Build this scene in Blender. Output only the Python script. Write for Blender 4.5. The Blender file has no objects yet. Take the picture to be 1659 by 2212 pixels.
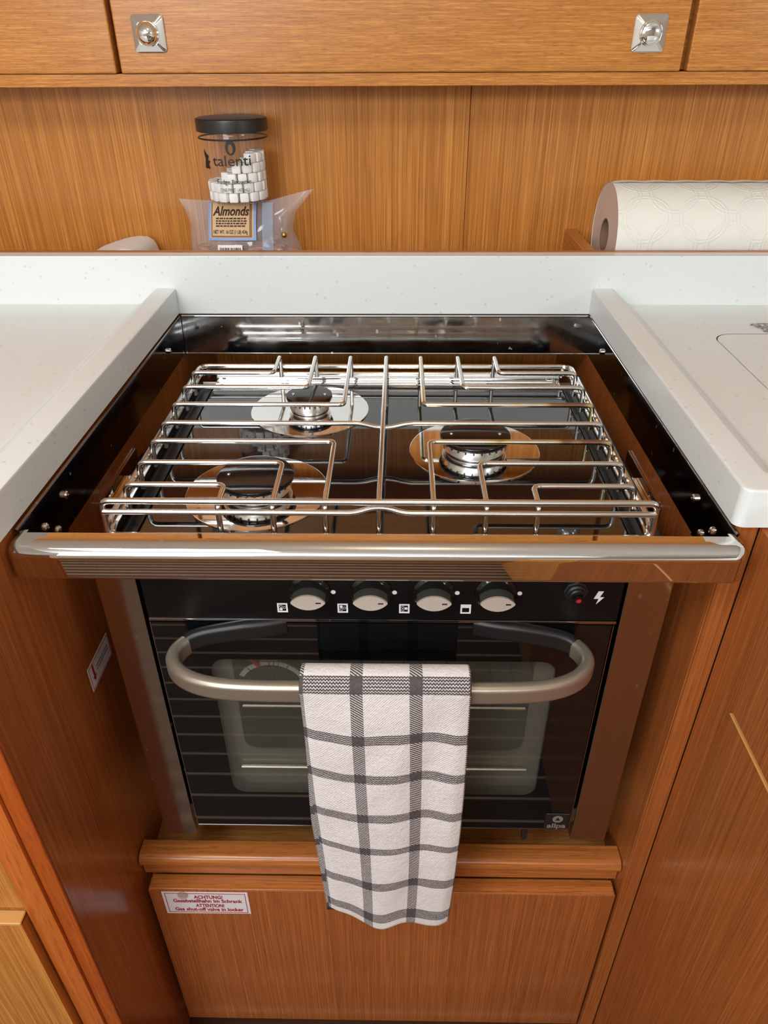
import bpy, bmesh, math, random
from mathutils import Vector, Matrix, noise
random.seed(7)
SC = bpy.context.scene
COL = SC.collection
PI = math.pi

# ------------------------------------------------------------------ camera
cam_d = bpy.data.cameras.new('camera'); cam = bpy.data.objects.new('camera', cam_d); COL.objects.link(cam)
cam_d.sensor_fit = 'VERTICAL'; cam_d.sensor_height = 36.0
cam_d.lens = 1580.836 / 2212.0 * 36.0
cam_d.clip_start = 0.02
_p, _y, _r = map(math.radians, (33.24731, 1.13151, -0.30249))
B = Matrix(((1, 0, 0), (0, math.sin(_p), -math.cos(_p)), (0, math.cos(_p), math.sin(_p))))
M3 = Matrix.Rotation(_y, 3, 'Z') @ B @ Matrix.Rotation(_r, 3, 'Z')
cam.matrix_world = Matrix.Translation((0.0159, -0.4621, 1.2235)) @ M3.to_4x4()
SC.camera = cam

# ------------------------------------------------------------------ world, lights, exposure
w = bpy.data.worlds.new('world'); SC.world = w; w.use_nodes = True
w.node_tree.nodes['Background'].inputs[0].default_value = (0.75, 0.86, 1.0, 1)
w.node_tree.nodes['Background'].inputs[1].default_value = 0.6
SC.view_settings.view_transform = 'Standard'
SC.view_settings.look = 'None'
SC.view_settings.gamma = 1.0
SC.view_settings.exposure = 0.3
SC.view_settings.use_curve_mapping = False

def area(name, loc, target, sx, sy, power, col):
    d = bpy.data.lights.new(name, 'AREA'); d.shape = 'RECTANGLE'; d.size = sx; d.size_y = sy
    d.energy = power; d.color = col
    o = bpy.data.objects.new(name, d); COL.objects.link(o)
    o.location = loc
    o.rotation_euler = (Vector(target) - Vector(loc)).to_track_quat('-Z', 'Y').to_euler()
    return o
# daylight from the open companionway behind the camera, the deck hatch above, a port light to the right
area('companionway_daylight', (-0.75, -2.02, 1.52), (0.0, 0.6, 1.0), 1.0, 0.7, 13, (0.88, 0.95, 1.0))
area('added_high_fill', (-0.15, -2.06, 1.72), (0.0, 0.6, 1.35), 2.3, 0.22, 15, (0.89, 0.955, 1.0))  # added wide band light, brightens the ceiling and upper lockers
area('hatch_daylight', (-0.55, -0.78, 1.93), (-0.55, -0.78, 0), 0.5, 0.5, 10.5, (0.95, 0.975, 1.0))
area('portlight_daylight', (1.42, -0.9, 1.45), (0.0, 0.5, 1.05), 0.5, 0.22, 4, (0.80, 0.90, 1.0))

gl = bpy.data.lights.new('galley_lamp_light', 'POINT'); gl.energy = 1.6; gl.color = (1.0, 0.80, 0.56); gl.shadow_soft_size = 0.05
glo = bpy.data.objects.new('galley_lamp_light', gl); COL.objects.link(glo); glo.location = (0.05, -0.25, 1.84)

# ------------------------------------------------------------------ node materials
def newmat(name):
    m = bpy.data.materials.new(name); m.use_nodes = True
    nt = m.node_tree; bs = nt.nodes['Principled BSDF']
    return m, nt, bs

def lin(r, g, b):
    f = lambda c: (c / 255 / 12.92) if c / 255 <= 0.04045 else ((c / 255 + 0.055) / 1.055) ** 2.4
    return (f(r), f(g), f(b), 1)

def plain(name, col, rough=0.5, metal=0.0, spec=0.5, coat=0.0, ior=1.5):
    m, nt, b = newmat(name)
    b.inputs['Base Color'].default_value = col
    b.inputs['Roughness'].default_value = rough
    b.inputs['Metallic'].default_value = metal
    b.inputs['Specular IOR Level'].default_value = spec
    b.inputs['Coat Weight'].default_value = coat
    b.inputs['IOR'].default_value = ior
    return m

class N:
    """small node helper"""
    def __init__(s, nt): s.nt = nt
    def add(s, t, **kw):
        n = s.nt.nodes.new(t)
        for k, v in kw.items(): setattr(n, k, v)
        return n
    def put(s, sock, v):
        if hasattr(v, 'is_linked') or isinstance(v, bpy.types.NodeSocket): s.nt.links.new(v, sock)
        else: sock.default_value = v
    def math(s, op, a, b=0.0, clamp=False):
        n = s.add('ShaderNodeMath', operation=op); n.use_clamp = clamp
        s.put(n.inputs[0], a); s.put(n.inputs[1], b)
        return n.outputs[0]
    def mix(s, f, a, b, blend='MIX'):
        n = s.add('ShaderNodeMix', data_type='RGBA', blend_type=blend)
        s.put(n.inputs['Factor'], f); s.put(n.inputs['A'], a) if False else None
        s.put(n.inputs[0], f); s.put(n.inputs[6], a); s.put(n.inputs[7], b)
        return n.outputs[2]
    def ramp(s, f, stops):
        n = s.add('ShaderNodeValToRGB'); s.put(n.inputs[0], f)
        e = n.color_ramp.elements
        while len(e) < len(stops): e.new(0.5)
        for i, (p, c) in enumerate(stops): e[i].position = p; e[i].color = c
        return n.outputs[0]
    def coord(s, kind='Object', scale=(1, 1, 1), loc=(0, 0, 0)):
        t = s.add('ShaderNodeTexCoord'); mp = s.add('ShaderNodeMapping')
        s.nt.links.new(t.outputs[kind], mp.inputs[0])
        mp.inputs['Scale'].default_value = scale; mp.inputs['Location'].default_value = loc
        return mp.outputs[0]
    def noise(s, vec, scale, detail=4, rough=0.6):
        n = s.add('ShaderNodeTexNoise'); s.put(n.inputs['Vector'], vec)
        n.inputs['Scale'].default_value = scale; n.inputs['Detail'].default_value = detail; n.inputs['Roughness'].default_value = rough
        return n.outputs['Fac']
    def bump(s, h, strength, dist, bs):
        n = s.add('ShaderNodeBump'); n.inputs['Strength'].default_value = strength; n.inputs['Distance'].default_value = dist
        s.put(n.inputs['Height'], h); s.nt.links.new(n.outputs[0], bs.inputs['Normal'])

def wood(name, axis, dark, light, rough=0.3, fine=1.0, loc=(0, 0, 0), contrast=1.0, along=1.0, spec=0.4):
    m, nt, b = newmat(name); n = N(nt)
    sc = [300 * fine] * 3; sc[axis] = 3.5 * fine * along
    v = n.coord('Object', sc, loc)
    f1 = n.noise(v, 1.0, 4, 0.6)
    sc2 = [760 * fine] * 3; sc2[axis] = 16 * fine * along
    f2 = n.noise(n.coord('Object', sc2, loc), 1.0, 2, 0.5)
    sc3 = [26] * 3; sc3[axis] = 1.0
    f3 = n.noise(n.coord('Object', sc3, loc), 1.0, 3, 0.5)
    s = n.math('ADD', n.math('MULTIPLY', f1, 0.60), n.math('MULTIPLY', f2, 0.40))
    s = n.math('ADD', s, n.math('MULTIPLY', n.math('SUBTRACT', f3, 0.5), 0.16))
    h = 0.235 / contrast
    mid = tuple((dark[i] * light[i]) ** 0.5 for i in range(3)) + (1,)
    c = n.ramp(s, [(0.5 - h, dark), (0.5, mid), (0.5 + h, light)])
    sc4 = [1100 * fine] * 3; sc4[axis] = 42 * along
    pore = n.math('MULTIPLY', n.math('SUBTRACT', n.noise(n.coord('Object', sc4, loc), 1.0, 1, 0.5), 0.56), 9.0, clamp=True)
    c = n.mix(n.math('MULTIPLY', pore, 0.42), c, tuple(x * 0.55 for x in dark[:3]) + (1,))
    sc5 = [800 * fine] * 3; sc5[axis] = 9 * along
    fleck = n.math('MULTIPLY', n.math('SUBTRACT', n.noise(n.coord('Object', sc5, (3.1, 1.7, 5.3)), 1.0, 1, 0.5), 0.60), 9.0, clamp=True)
    c = n.mix(n.math('MULTIPLY', fleck, 0.34), c, tuple(min(1, x * 1.3) for x in light[:3]) + (1,))
    nt.links.new(c, b.inputs['Base Color'])
    b.inputs['Roughness'].default_value = rough
    b.inputs['Specular IOR Level'].default_value = spec
    n.bump(f2, 0.08, 0.0005, b)
    return m

DK, LT = lin(158, 93, 38), lin(230, 161, 80)
WOOD_X = wood('wood_grain_across', 0, DK, LT, 0.27, 1.45, along=2.2, contrast=1.0)
WOOD_Z = wood('wood_grain_upright', 2, DK, LT, 0.24, 1.35, along=0.4)
WOOD_ZR = wood('wood_grain_upright_red', 2, lin(138, 73, 33), lin(194, 116, 60), 0.17, 1.4, along=0.45)
WOOD_Y = wood('wood_grain_deep', 1, DK, LT, 0.30, 0.9)
SOLID_X = wood('solid_mahogany_across', 0, lin(150, 84, 36), lin(206, 130, 68), 0.22, 0.55)
SOLID_Z = wood('solid_mahogany_upright', 2, lin(176, 88, 30), lin(206, 116, 52), 0.36, 0.6, contrast=0.7)
LEDGE_X = wood('shade_offset_ledge_wood', 0, lin(186, 118, 56), lin(240, 178, 104), 0.34, 0.9, along=1.6)  # ledge colour brightened to offset the shade under the cooker
BAND_Z = wood('edge_band_wood', 2, lin(150, 66, 18), lin(186, 92, 34), 0.4, 0.6, contrast=0.7)
GOLD_E = plain('pale_gold_edge', lin(206, 150, 84), 0.4)
TEAK = wood('teak_sole', 0, lin(58, 36, 21), lin(90, 58, 36), 0.55, 0.8, spec=0.2)
HOLLY = plain('holly_strip', lin(190, 170, 140), 0.55, 0, 0.2)

def solid_surface():
    m, nt, b = newmat('speckled_white_solid_surface'); n = N(nt)
    v = n.coord('Object', (1, 1, 1))
    vo = n.add('ShaderNodeTexVoronoi'); n.put(vo.inputs['Vector'], v); vo.inputs['Scale'].default_value = 95
    big = n.math('LESS_THAN', vo.outputs['Distance'], 0.165)
    keep = n.math('GREATER_THAN', n.noise(v, 60, 1), 0.54)
    vo2 = n.add('ShaderNodeTexVoronoi'); n.put(vo2.inputs['Vector'], v); vo2.inputs['Scale'].default_value = 330
    small = n.math('LESS_THAN', vo2.outputs['Distance'], 0.22)
    base = lin(228, 231, 229)
    c = n.mix(n.math('MULTIPLY', small, 0.13), base, lin(190, 188, 182))
    c = n.mix(n.math('MULTIPLY', n.math('MULTIPLY', big, keep), 0.30), c, lin(168, 164, 158))
    nt.links.new(c, b.inputs['Base Color'])
    b.inputs['Roughness'].default_value = 0.34
    return m
STONE = solid_surface()

def steel(name, col, rough, smear=0.0, spots=False):
    m, nt, b = newmat(name); n = N(nt)
    b.inputs['Base Color'].default_value = col
    b.inputs['Metallic'].default_value = 1.0
    f = n.noise(n.coord('Object', (1, 1, 1)), 30, 4)
    r = n.math('ADD', n.math('MULTIPLY', n.math('SUBTRACT', f, 0.45), smear), rough, clamp=True)
    nt.links.new(r, b.inputs['Roughness'])
    if spots:
        vo = n.add('ShaderNodeTexVoronoi'); n.put(vo.inputs['Vector'], n.coord('Object', (1, 1, 0.6))); vo.inputs['Scale'].default_value = 75
        k = n.math('MULTIPLY', n.math('LESS_THAN', vo.outputs['Distance'], 0.13), n.math('GREATER_THAN', n.noise(n.coord(), 35, 2), 0.58))
        c = n.mix(n.math('MULTIPLY', k, 0.35), col, lin(235, 225, 215))
        nt.links.new(c, b.inputs['Base Color'])
        nt.links.new(n.math('ADD', r, n.math('MULTIPLY', k, 0.25)), b.inputs['Roughness'])
    return m
CHROME = steel('polished_chrome', (0.88, 0.88, 0.88, 1), 0.035, 0.03)
STEEL = steel('polished_stainless', (0.74, 0.72, 0.70, 1), 0.025, 0.04, True)
STEEL_D = steel('dull_dark_stainless', (0.24, 0.24, 0.25, 1), 0.10, 0.25, True)
ROD = steel('stainless_rod', (0.78, 0.76, 0.73, 1), 0.16, 0.10)
SATIN = steel('satin_stainless', (0.50, 0.47, 0.45, 1), 0.10, 0.14, True)
RING = steel('turned_aluminium', (0.86, 0.85, 0.83, 1), 0.22, 0.05)
DISC = steel('mirror_steel_plate', (0.80, 0.79, 0.77, 1), 0.05, 0.06)

def heat_rod():
    m, nt, b = newmat('heat_tinted_rod'); n = N(nt)
    f = n.noise(n.coord('Object', (16, 4, 4)), 1.0, 2)
    c = n.ramp(f, [(0.40, (0.78, 0.76, 0.73, 1)), (0.52, (0.80, 0.64, 0.32, 1)), (0.62, (0.36, 0.20, 0.14, 1))])
    nt.links.new(c, b.inputs['Base Color']); b.inputs['Metallic'].default_value = 1; b.inputs['Roughness'].default_value = 0.2
    return m
ROD_HOT = heat_rod()
HOBGLASS = plain('black_hob_glass', (0.006, 0.006, 0.007, 1), 0.03, 0, 0.5, 0, 1.85)
DOORGLASS = plain('black_oven_glass', (0.004, 0.0045, 0.005, 1), 0.02, 0, 0.5, 0, 1.62)
ENAMEL = plain('black_enamel', (0.008, 0.007, 0.007, 1), 0.10, 0, 0.5, 0, 1.5)
BLACK = plain('black_plastic', (0.012, 0.011, 0.011, 1), 0.42)
PANEL = plain('black_panel', (0.006, 0.005, 0.005, 1), 0.35, 0, 0.25)
TRAY = plain('black_tray', (0.010, 0.010, 0.011, 1), 0.25)
CAVITY = plain('grey_oven_enamel', (0.42, 0.40, 0.35, 1), 0.35)
HANDLE = plain('champagne_metallic_paint', lin(176, 165, 148), 0.34, 0.75)
KNOBFACE = plain('worn_silver_knob_face', lin(206, 192, 178), 0.42, 0.25)
KNOBRING = plain('dusty_grey_rubber', lin(66, 68, 60), 0.6)
WHITE = plain('white_print', lin(238, 236, 236), 0.5)
RED = plain('red_print', lin(196, 40, 36), 0.5)
DRED = plain('dark_red_print', lin(165, 22, 30), 0.5)
INK = plain('dark_ink', lin(34, 28, 28), 0.5)
GREYINK = plain('grey_print', lin(128, 118, 110), 0.5)
BROWNINK = plain('brown_ink', lin(62, 30, 20), 0.6)
PAPERW = plain('white_label_film', lin(232, 226, 228), 0.35)
KRAFT = plain('tan_label_paper', lin(214, 176, 132), 0.6)
KRAFT_B = plain('brown_label_border', lin(136, 98, 64), 0.6)
BLUE = plain('blue_label_edge', lin(122, 158, 214), 0.45)
CARD = plain('brown_cardboard', lin(142, 112, 84), 0.8)
HEADLINER = plain('white_headliner', (0.80, 0.78, 0.73, 1), 0.6)
CREAM = plain('cream_cabin_side', (0.62, 0.57, 0.50, 1), 0.6)
SUGAR = plain('white_sugar', (0.94, 0.93, 0.90, 1), 0.6)
SEAT = plain('khaki_upholstery', lin(150, 132, 108), 0.9)

def almond_mat():
    m, nt, b = newmat('almond_skin'); n = N(nt)
    f = n.noise(n.coord('Object', (60, 260, 260)), 1.0, 3)
    nt.links.new(n.ramp(f, [(0.3, lin(150, 88, 48)), (0.7, lin(202, 136, 84))]), b.inputs['Base Color'])
    b.inputs['Roughness'].default_value = 0.6
    return m
ALMOND = almond_mat()

def film(name, tint, diffuse, gloss_rough, haze):
    """thin clear plastic: mostly see-through, a sheen, a little milkiness"""
    m, nt, b = newmat(name); n = N(nt)
    nt.nodes.remove(b)
    out = [x for x in nt.nodes if x.type == 'OUTPUT_MATERIAL'][0]
    tr = n.add('ShaderNodeBsdfTransparent'); tr.inputs[0].default_value = tint
    df = n.add('ShaderNodeBsdfDiffuse'); df.inputs[0].default_value = diffuse
    gl = n.add('ShaderNodeBsdfGlossy'); gl.inputs['Roughness'].default_value = gloss_rough
    fr = n.add('ShaderNodeFresnel'); fr.inputs[0].default_value = 1.5
    a = n.add('ShaderNodeMixShader'); a.inputs[0].default_value = haze
    nt.links.new(tr.outputs[0], a.inputs[1]); nt.links.new(df.outputs[0], a.inputs[2])
    ge = n.add('ShaderNodeNewGeometry')
    c = n.add('ShaderNodeMixShader'); nt.links.new(n.math('MULTIPLY', fr.outputs[0], n.math('SUBTRACT', 1.0, ge.outputs['Backfacing'])), c.inputs[0])
    nt.links.new(a.outputs[0], c.inputs[1]); nt.links.new(gl.outputs[0], c.inputs[2])
    nt.links.new(c.outputs[0], out.inputs[0])
    return m
JARPL = film('clear_jar_plastic', (0.985, 0.98, 0.975, 1), (0.8, 0.78, 0.78, 1), 0.04, 0.03)
BAGFILM = film('clear_bag_film', (0.985, 0.985, 0.99, 1), (0.82, 0.83, 0.87, 1), 0.09, 0.17)
ZIPFILM = film('blue_zip_film', (0.80, 0.88, 0.96, 1), (0.55, 0.68, 0.85, 1), 0.10, 0.35)
PANE = film('tinted_oven_window', (0.86, 0.85, 0.80, 1), (0.22, 0.21, 0.18, 1), 0.02, 0.14)
BUMPER = film('clear_rubber_bumper', (0.96, 0.90, 0.86, 1), (0.9, 0.8, 0.75, 1), 0.1, 0.12)

def towel_mat():
    m, nt, b = newmat('white_towel_grey_windowpane_check'); n = N(nt)
    t = n.add('ShaderNodeUVMap'); sp = n.add('ShaderNodeSeparateXYZ'); nt.links.new(t.outputs[0], sp.inputs[0])
    U, V = sp.outputs[0], sp.outputs[1]
    def band(src, items):
        acc = None
        for c, h in items:
            k = n.math('LESS_THAN', n.math('ABSOLUTE', n.math('SUBTRACT', src, c)), h)
            acc = k if acc is None else n.math('MAXIMUM', acc, k)
        return acc
    mv = band(U, [(-0.0155, 0.0052), (0.0328, 0.0053), (-0.066, 0.0078), (0.0812, 0.0055)])
    mh = band(V, [(0.785, 0.0072), (0.7233, 0.0062), (0.6715, 0.0060), (0.614, 0.0061), (0.5607, 0.0052), (0.5003, 0.0070), (0.4405, 0.0085),
                  (0.845, 0.006), (0.90, 0.006), (0.955, 0.006), (1.01, 0.006), (1.065, 0.006), (1.12, 0.006)])
    diag = n.math('SINE', n.math('ADD', n.math('MULTIPLY', U, 1750.0), n.math('MULTIPLY', V, 2300.0)))
    dv = n.math('LESS_THAN', n.math('ADD', diag, n.math('MULTIPLY', n.math('SUBTRACT', n.noise(n.coord('Object'), 700, 2), 0.5), 1.0)), 0.45)
    zig = n.math('PINGPONG', U, 0.0013)
    herr = n.math('SINE', n.math('ADD', n.math('MULTIPLY', zig, 2600.0), n.math('MULTIPLY', V, 2600.0)))
    dh = n.math('LESS_THAN', n.math('ADD', herr, n.math('MULTIPLY', n.math('SUBTRACT', n.noise(n.coord('Object'), 900, 2), 0.5), 1.6)), 0.65)
    both = n.math('MULTIPLY', mv, mh)
    k = n.math('MAXIMUM', both, n.math('MAXIMUM', n.math('MULTIPLY', mv, dv), n.math('MULTIPLY', mh, dh)))
    fz = n.noise(n.coord('Object'), 420, 3)
    light = n.mix(fz, lin(214, 206, 203), lin(238, 231, 228))
    dark = n.mix(fz, lin(70, 63, 65), lin(102, 94, 95))
    nt.links.new(n.mix(k, light, dark), b.inputs['Base Color'])
    b.inputs['Roughness'].default_value = 0.95; b.inputs['Specular IOR Level'].default_value = 0.1
    tw = n.math('SINE', n.math('ADD', n.math('MULTIPLY', U, 2600.0), n.math('MULTIPLY', V, -2200.0)))
    big = n.noise(n.coord('Object'), 60, 3)
    n.bump(n.math('ADD', n.math('ADD', n.math('MULTIPLY', tw, 0.12), fz), n.math('MULTIPLY', big, 2.0)), 0.6, 0.0012, b)
    return m
TOWEL = towel_mat()

def paper_towel_mat():
    m, nt, b = newmat('quilted_paper'); n = N(nt)
    t = n.add('ShaderNodeUVMap'); sp = n.add('ShaderNodeSeparateXYZ'); nt.links.new(t.outputs[0], sp.inputs[0])
    h = None
    for ou, ov in ((0, 0), (0.5, 0.5)):
        for R_ in (0.60, 0.52):
            fu = n.math('SUBTRACT', n.math('FRACT', n.math('ADD', sp.outputs[0], ou)), 0.5)
            fv = n.math('SUBTRACT', n.math('FRACT', n.math('ADD', sp.outputs[1], ov)), 0.5)
            d = n.math('SQRT', n.math('ADD', n.math('MULTIPLY', fu, fu), n.math('MULTIPLY', fv, fv)))
            k = n.math('SMOOTH_MAX', 0.0, n.math('SUBTRACT', 1.0, n.math('MULTIPLY', n.math('ABSOLUTE', n.math('SUBTRACT', d, R_ * 0.72)), 34.0)))
            h = k if h is None else n.math('MAXIMUM', h, k)
    fz = n.noise(n.coord('Object'), 900, 2)
    b.inputs['Base Color'].default_value = lin(240, 238, 228)
    b.inputs['Roughness'].default_value = 0.9
    n.bump(n.math('ADD', h, n.math('MULTIPLY', fz, 0.25)), 0.5, 0.0012, b)
    return m
PAPER = paper_towel_mat()
PAPEREND = plain('paper_roll_end', lin(226, 206, 192), 0.95)

def speckle_mat():
    m, nt, b = newmat('grey_speckled_stone'); n = N(nt)
    f = n.noise(n.coord('Object'), 260, 3, 0.7)
    nt.links.new(n.ramp(f, [(0.40, lin(70, 72, 68)), (0.52, lin(160, 160, 152)), (0.62, lin(214, 213, 206))]), b.inputs['Base Color'])
    b.inputs['Roughness'].default_value = 0.4
    return m
SPECK = speckle_mat()

# ------------------------------------------------------------------ geometry helpers
ROOT = {}
def thing(name, label, cat, loc, group=None):
    o = bpy.data.objects.new(name, None); COL.objects.link(o)
    o.empty_display_size = 0.02
    o.location = loc; o['label'] = label; o['category'] = cat
    if group: o['group'] = group
    ROOT[o.name] = Vector(loc)
    return o

def base_of(o):
    while o.parent: o = o.parent
    return ROOT.get(o.name, Vector((0, 0, 0)))

def obj(name, bm, mat, parent=None, label=None, kind=None, cat=None, group=None, smooth=35, loc=None):
    off = base_of(parent) if parent else Vector(loc or (0, 0, 0))
    bmesh.ops.translate(bm, verts=bm.verts, vec=-off)
    me = bpy.data.meshes.new(name)
    bm.normal_update(); bm.to_mesh(me); bm.free()
    if smooth:
        me.shade_smooth(); me.set_sharp_from_angle(angle=math.radians(smooth))
    mats = mat if isinstance(mat, (list, tuple)) else [mat]
    for q in mats: me.materials.append(q)
    o = bpy.data.objects.new(name, me); COL.objects.link(o)
    if smooth and len(me.polygons) < 4000:
        wn = o.modifiers.new('normals', 'WEIGHTED_NORMAL'); wn.keep_sharp = True; wn.weight = 100
    if parent: o.parent = parent
    else: o.location = off; ROOT[o.name] = off
    if label: o['label'] = label
    if kind: o['kind'] = kind
    if cat: o['category'] = cat
    if group: o['group'] = group
    return o

def box(bm, x0, x1, y0, y1, z0, z1, bev=0.0, seg=2, mi=0):
    t = bmesh.new(); bmesh.ops.create_cube(t, size=1)
    bmesh.ops.scale(t, vec=(x1 - x0, y1 - y0, z1 - z0), verts=t.verts)
    bmesh.ops.translate(t, vec=((x0 + x1) / 2, (y0 + y1) / 2, (z0 + z1) / 2), verts=t.verts)
    if bev > 0: bmesh.ops.bevel(t, geom=t.edges[:], offset=bev, segments=seg, profile=0.5, affect='EDGES')
    merge(bm, t, mi)
    return bm

def merge(bm, t, mi=0):
    mp = {}
    for v in t.verts: mp[v] = bm.verts.new(v.co)
    for f in t.faces:
        g = bm.faces.new([mp[v] for v in f.verts]); g.material_index = mi if mi else f.material_index
    t.free()

def nb(): return bmesh.new()
def bx(*a, **k): return box(bmesh.new(), *a, **k)

def fillet(pts, r, seg=5):
    pts = [Vector(p) for p in pts]; out = [pts[0]]
    for i in range(1, len(pts) - 1):
        a, b, c = pts[i - 1], pts[i], pts[i + 1]
        u, v = (a - b), (c - b)
        d = min(r, u.length * 0.49, v.length * 0.49)
        p, q = b + u.normalized() * d, b + v.normalized() * d
        for k in range(seg + 1):
            t = k / seg
            out.append((1 - t) ** 2 * p + 2 * t * (1 - t) * b + t * t * q)
    out.append(pts[-1]); return out

def tube(bm, pts, r, seg=10, caps=True):
    pts = [Vector(p) for p in pts]
    n = None; rings = []
    for i, p in enumerate(pts):
        t = ((pts[min(i + 1, len(pts) - 1)] - p).normalized() + (p - pts[max(i - 1, 0)]).normalized())
        t.normalize()
        if n is None:
            n = t.orthogonal().normalized()
        else:
            n = (n - t * n.dot(t)).normalized()
        bnm = t.cross(n)
        rr = r[i] if isinstance(r, (list, tuple)) else r
        rings.append([bm.verts.new(p + rr * (math.cos(2 * PI * k / seg) * n + math.sin(2 * PI * k / seg) * bnm)) for k in range(seg)])
    for a, b in zip(rings, rings[1:]):
        for k in range(seg): bm.faces.new((a[k], a[(k + 1) % seg], b[(k + 1) % seg], b[k]))
    if caps:
        bm.faces.new(list(reversed(rings[0]))); bm.faces.new(rings[-1])
    return bm

def sweep(bm, path, prof, caps=True):
    """path: plan points (x, y, z); prof: closed loop of (outward, up); outward lies to the right of travel"""
    path = [Vector(p) for p in path]; rings = []
    for i, p in enumerate(path):
        a = (p - path[max(i - 1, 0)]); b = (path[min(i + 1, len(path) - 1)] - p)
        a.z = b.z = 0
        if a.length < 1e-9: a = b
        if b.length < 1e-9: b = a
        a.normalize(); b.normalize()
        na, nb_ = Vector((a.y, -a.x, 0)), Vector((b.y, -b.x, 0))
        n = (na + nb_); n.normalize(); n /= max(0.35, n.dot(na))
        rings.append([bm.verts.new(p + n * o + Vector((0, 0, u))) for o, u in prof])
    m = len(prof)
    for a, b in zip(rings, rings[1:]):
        for k in range(m): bm.faces.new((a[k], b[k], b[(k + 1) % m], a[(k + 1) % m]))
    if caps:
        bm.faces.new(rings[0]); bm.faces.new(list(reversed(rings[-1])))
    bmesh.ops.recalc_face_normals(bm, faces=bm.faces)
    return bm

def lathe(bm, prof, c, axis='Z', seg=40, cap=True):
    """prof: (radius, height) list along the axis from c"""
    def P(r, h, a):
        x, y = r * math.cos(a), r * math.sin(a)
        return Vector(c) + {'Z': Vector((x, y, h)), 'Y': Vector((x, h, y)), 'X': Vector((h, x, y))}[axis]
    rings = []
    for r, h in prof:
        if r < 1e-7: rings.append([bm.verts.new(P(0, h, 0))])
        else: rings.append([bm.verts.new(P(r, h, 2 * PI * k / seg)) for k in range(seg)])
    for a, b in zip(rings, rings[1:]):
        for k in range(seg):
            k2 = (k + 1) % seg
            if len(a) == 1 and len(b) == 1: continue
            if len(a) == 1: bm.faces.new((a[0], b[k2], b[k]))
            elif len(b) == 1: bm.faces.new((a[k], a[k2], b[0]))
            else: bm.faces.new((a[k], a[k2], b[k2], b[k]))
    if cap:
        for rg in (rings[0], rings[-1]):
            if len(rg) > 1: bm.faces.new(rg)
    bmesh.ops.recalc_face_normals(bm, faces=bm.faces)
    return bm

def rrect(x0, x1, z0, z1, r, seg=6):
    pts = []
    for cx_, cz_, a0 in ((x1 - r, z1 - r, 0), (x0 + r, z1 - r, 90), (x0 + r, z0 + r, 180), (x1 - r, z0 + r, 270)):
        for k in range(seg + 1):
            a = math.radians(a0 + 90 * k / seg); pts.append((cx_ + r * math.cos(a), cz_ + r * math.sin(a)))
    return pts

def plate(bm, outer, holes, f, thick):
    """flat plate with holes; f maps (a, b, depth) to a world point"""
    t = bmesh.new(); es = []
    for loop in [outer] + list(holes):
        vs = [t.verts.new((a, b, 0)) for a, b in loop]
        es += [t.edges.new((vs[i], vs[(i + 1) % len(vs)])) for i in range(len(vs))]
    bmesh.ops.triangle_fill(t, use_beauty=True, edges=es)
    r = bmesh.ops.extrude_face_region(t, geom=t.faces[:])
    for v in [g for g in r['geom'] if isinstance(g, bmesh.types.BMVert)]: v.co.z = thick
    for v in t.verts: v.co = Vector(f(v.co.x, v.co.y, v.co.z))
    bmesh.ops.recalc_face_normals(t, faces=t.faces)
    merge(bm, t); return bm
XZ = lambda y0: (lambda a, b, d: (a, y0 + d, b))          # facing -Y, thickness goes +Y
XY = lambda z0: (lambda a, b, d: (a, b, z0 - d))          # facing up
def poly(bm, pts, f, thick, mi=0):
    t = bmesh.new(); plate(t, pts, [], f, thick); merge(bm, t, mi); return bm

_txt = {}
def text_bm(s, size, f, depth=0.00025, bold=0.0, shear=0.0, align='CENTER', sx=1.0, spacing=1.0):
    """lettering as a thin mesh; f maps local (x, y, depth) to world"""
    cu = bpy.data.curves.new('t', 'FONT'); cu.body = s; cu.size = size; cu.align_x = align; cu.align_y = 'CENTER'
    cu.offset = bold; cu.shear = shear; cu.space_character = spacing; cu.resolution_u = 3
    o = bpy.data.objects.new('t', cu); COL.objects.link(o)
    dg = bpy.context.evaluated_depsgraph_get()
    me = bpy.data.meshes.new_from_object(o.evaluated_get(dg))
    bpy.data.objects.remove(o); bpy.data.curves.remove(cu)
    bm = bmesh.new(); bm.from_mesh(me); bpy.data.meshes.remove(me)
    for v in bm.verts: v.co = Vector(f(v.co.x * sx, v.co.y, depth))
    return bm
def front(cx_, y, cz_): return lambda a, b, d: (cx_ + a, y - d, cz_ + b)

# ================================================================== STRUCTURE
SX0, SX1, SY0, SY1, ZC = -1.5, 1.5, -2.1, 0.70, 1.96
fl = obj('floor', bx(SX0 - .05, SX1 + .05, SY0 - .05, 0.72, -0.06, -0.008), TEAK, kind='structure')
obj('ceiling', bx(SX0 - .05, SX1 + .05, SY0 - .05, 0.78, ZC, ZC + 0.04), HEADLINER, kind='structure')
wb = obj('wall_back', bx(SX0 - .05, SX1 + .05, 0.706, 0.75, 0, ZC), WOOD_Z, kind='structure')
obj('panel', bx(SX0, 0.1157, 0.700, 0.7055, 0.02, 1.30, 0.0006, 1), WOOD_Z, wb)
obj('panel', bx(0.1165, SX1, 0.700, 0.7055, 0.02, 1.30, 0.0006, 1), WOOD_Z, wb)
obj('wall_left', bx(SX0 - .05, SX0, SY0, 0.70, 0, ZC), CREAM, kind='structure')
obj('wall_right', bx(SX1, SX1 + .05, SY0, 0.70, 0, ZC), CREAM, kind='structure')
obj('wall_front', bx(SX0 - .05, SX1 + .05, SY0 - .05, SY0, 0, ZC), CREAM, kind='structure')
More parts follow.
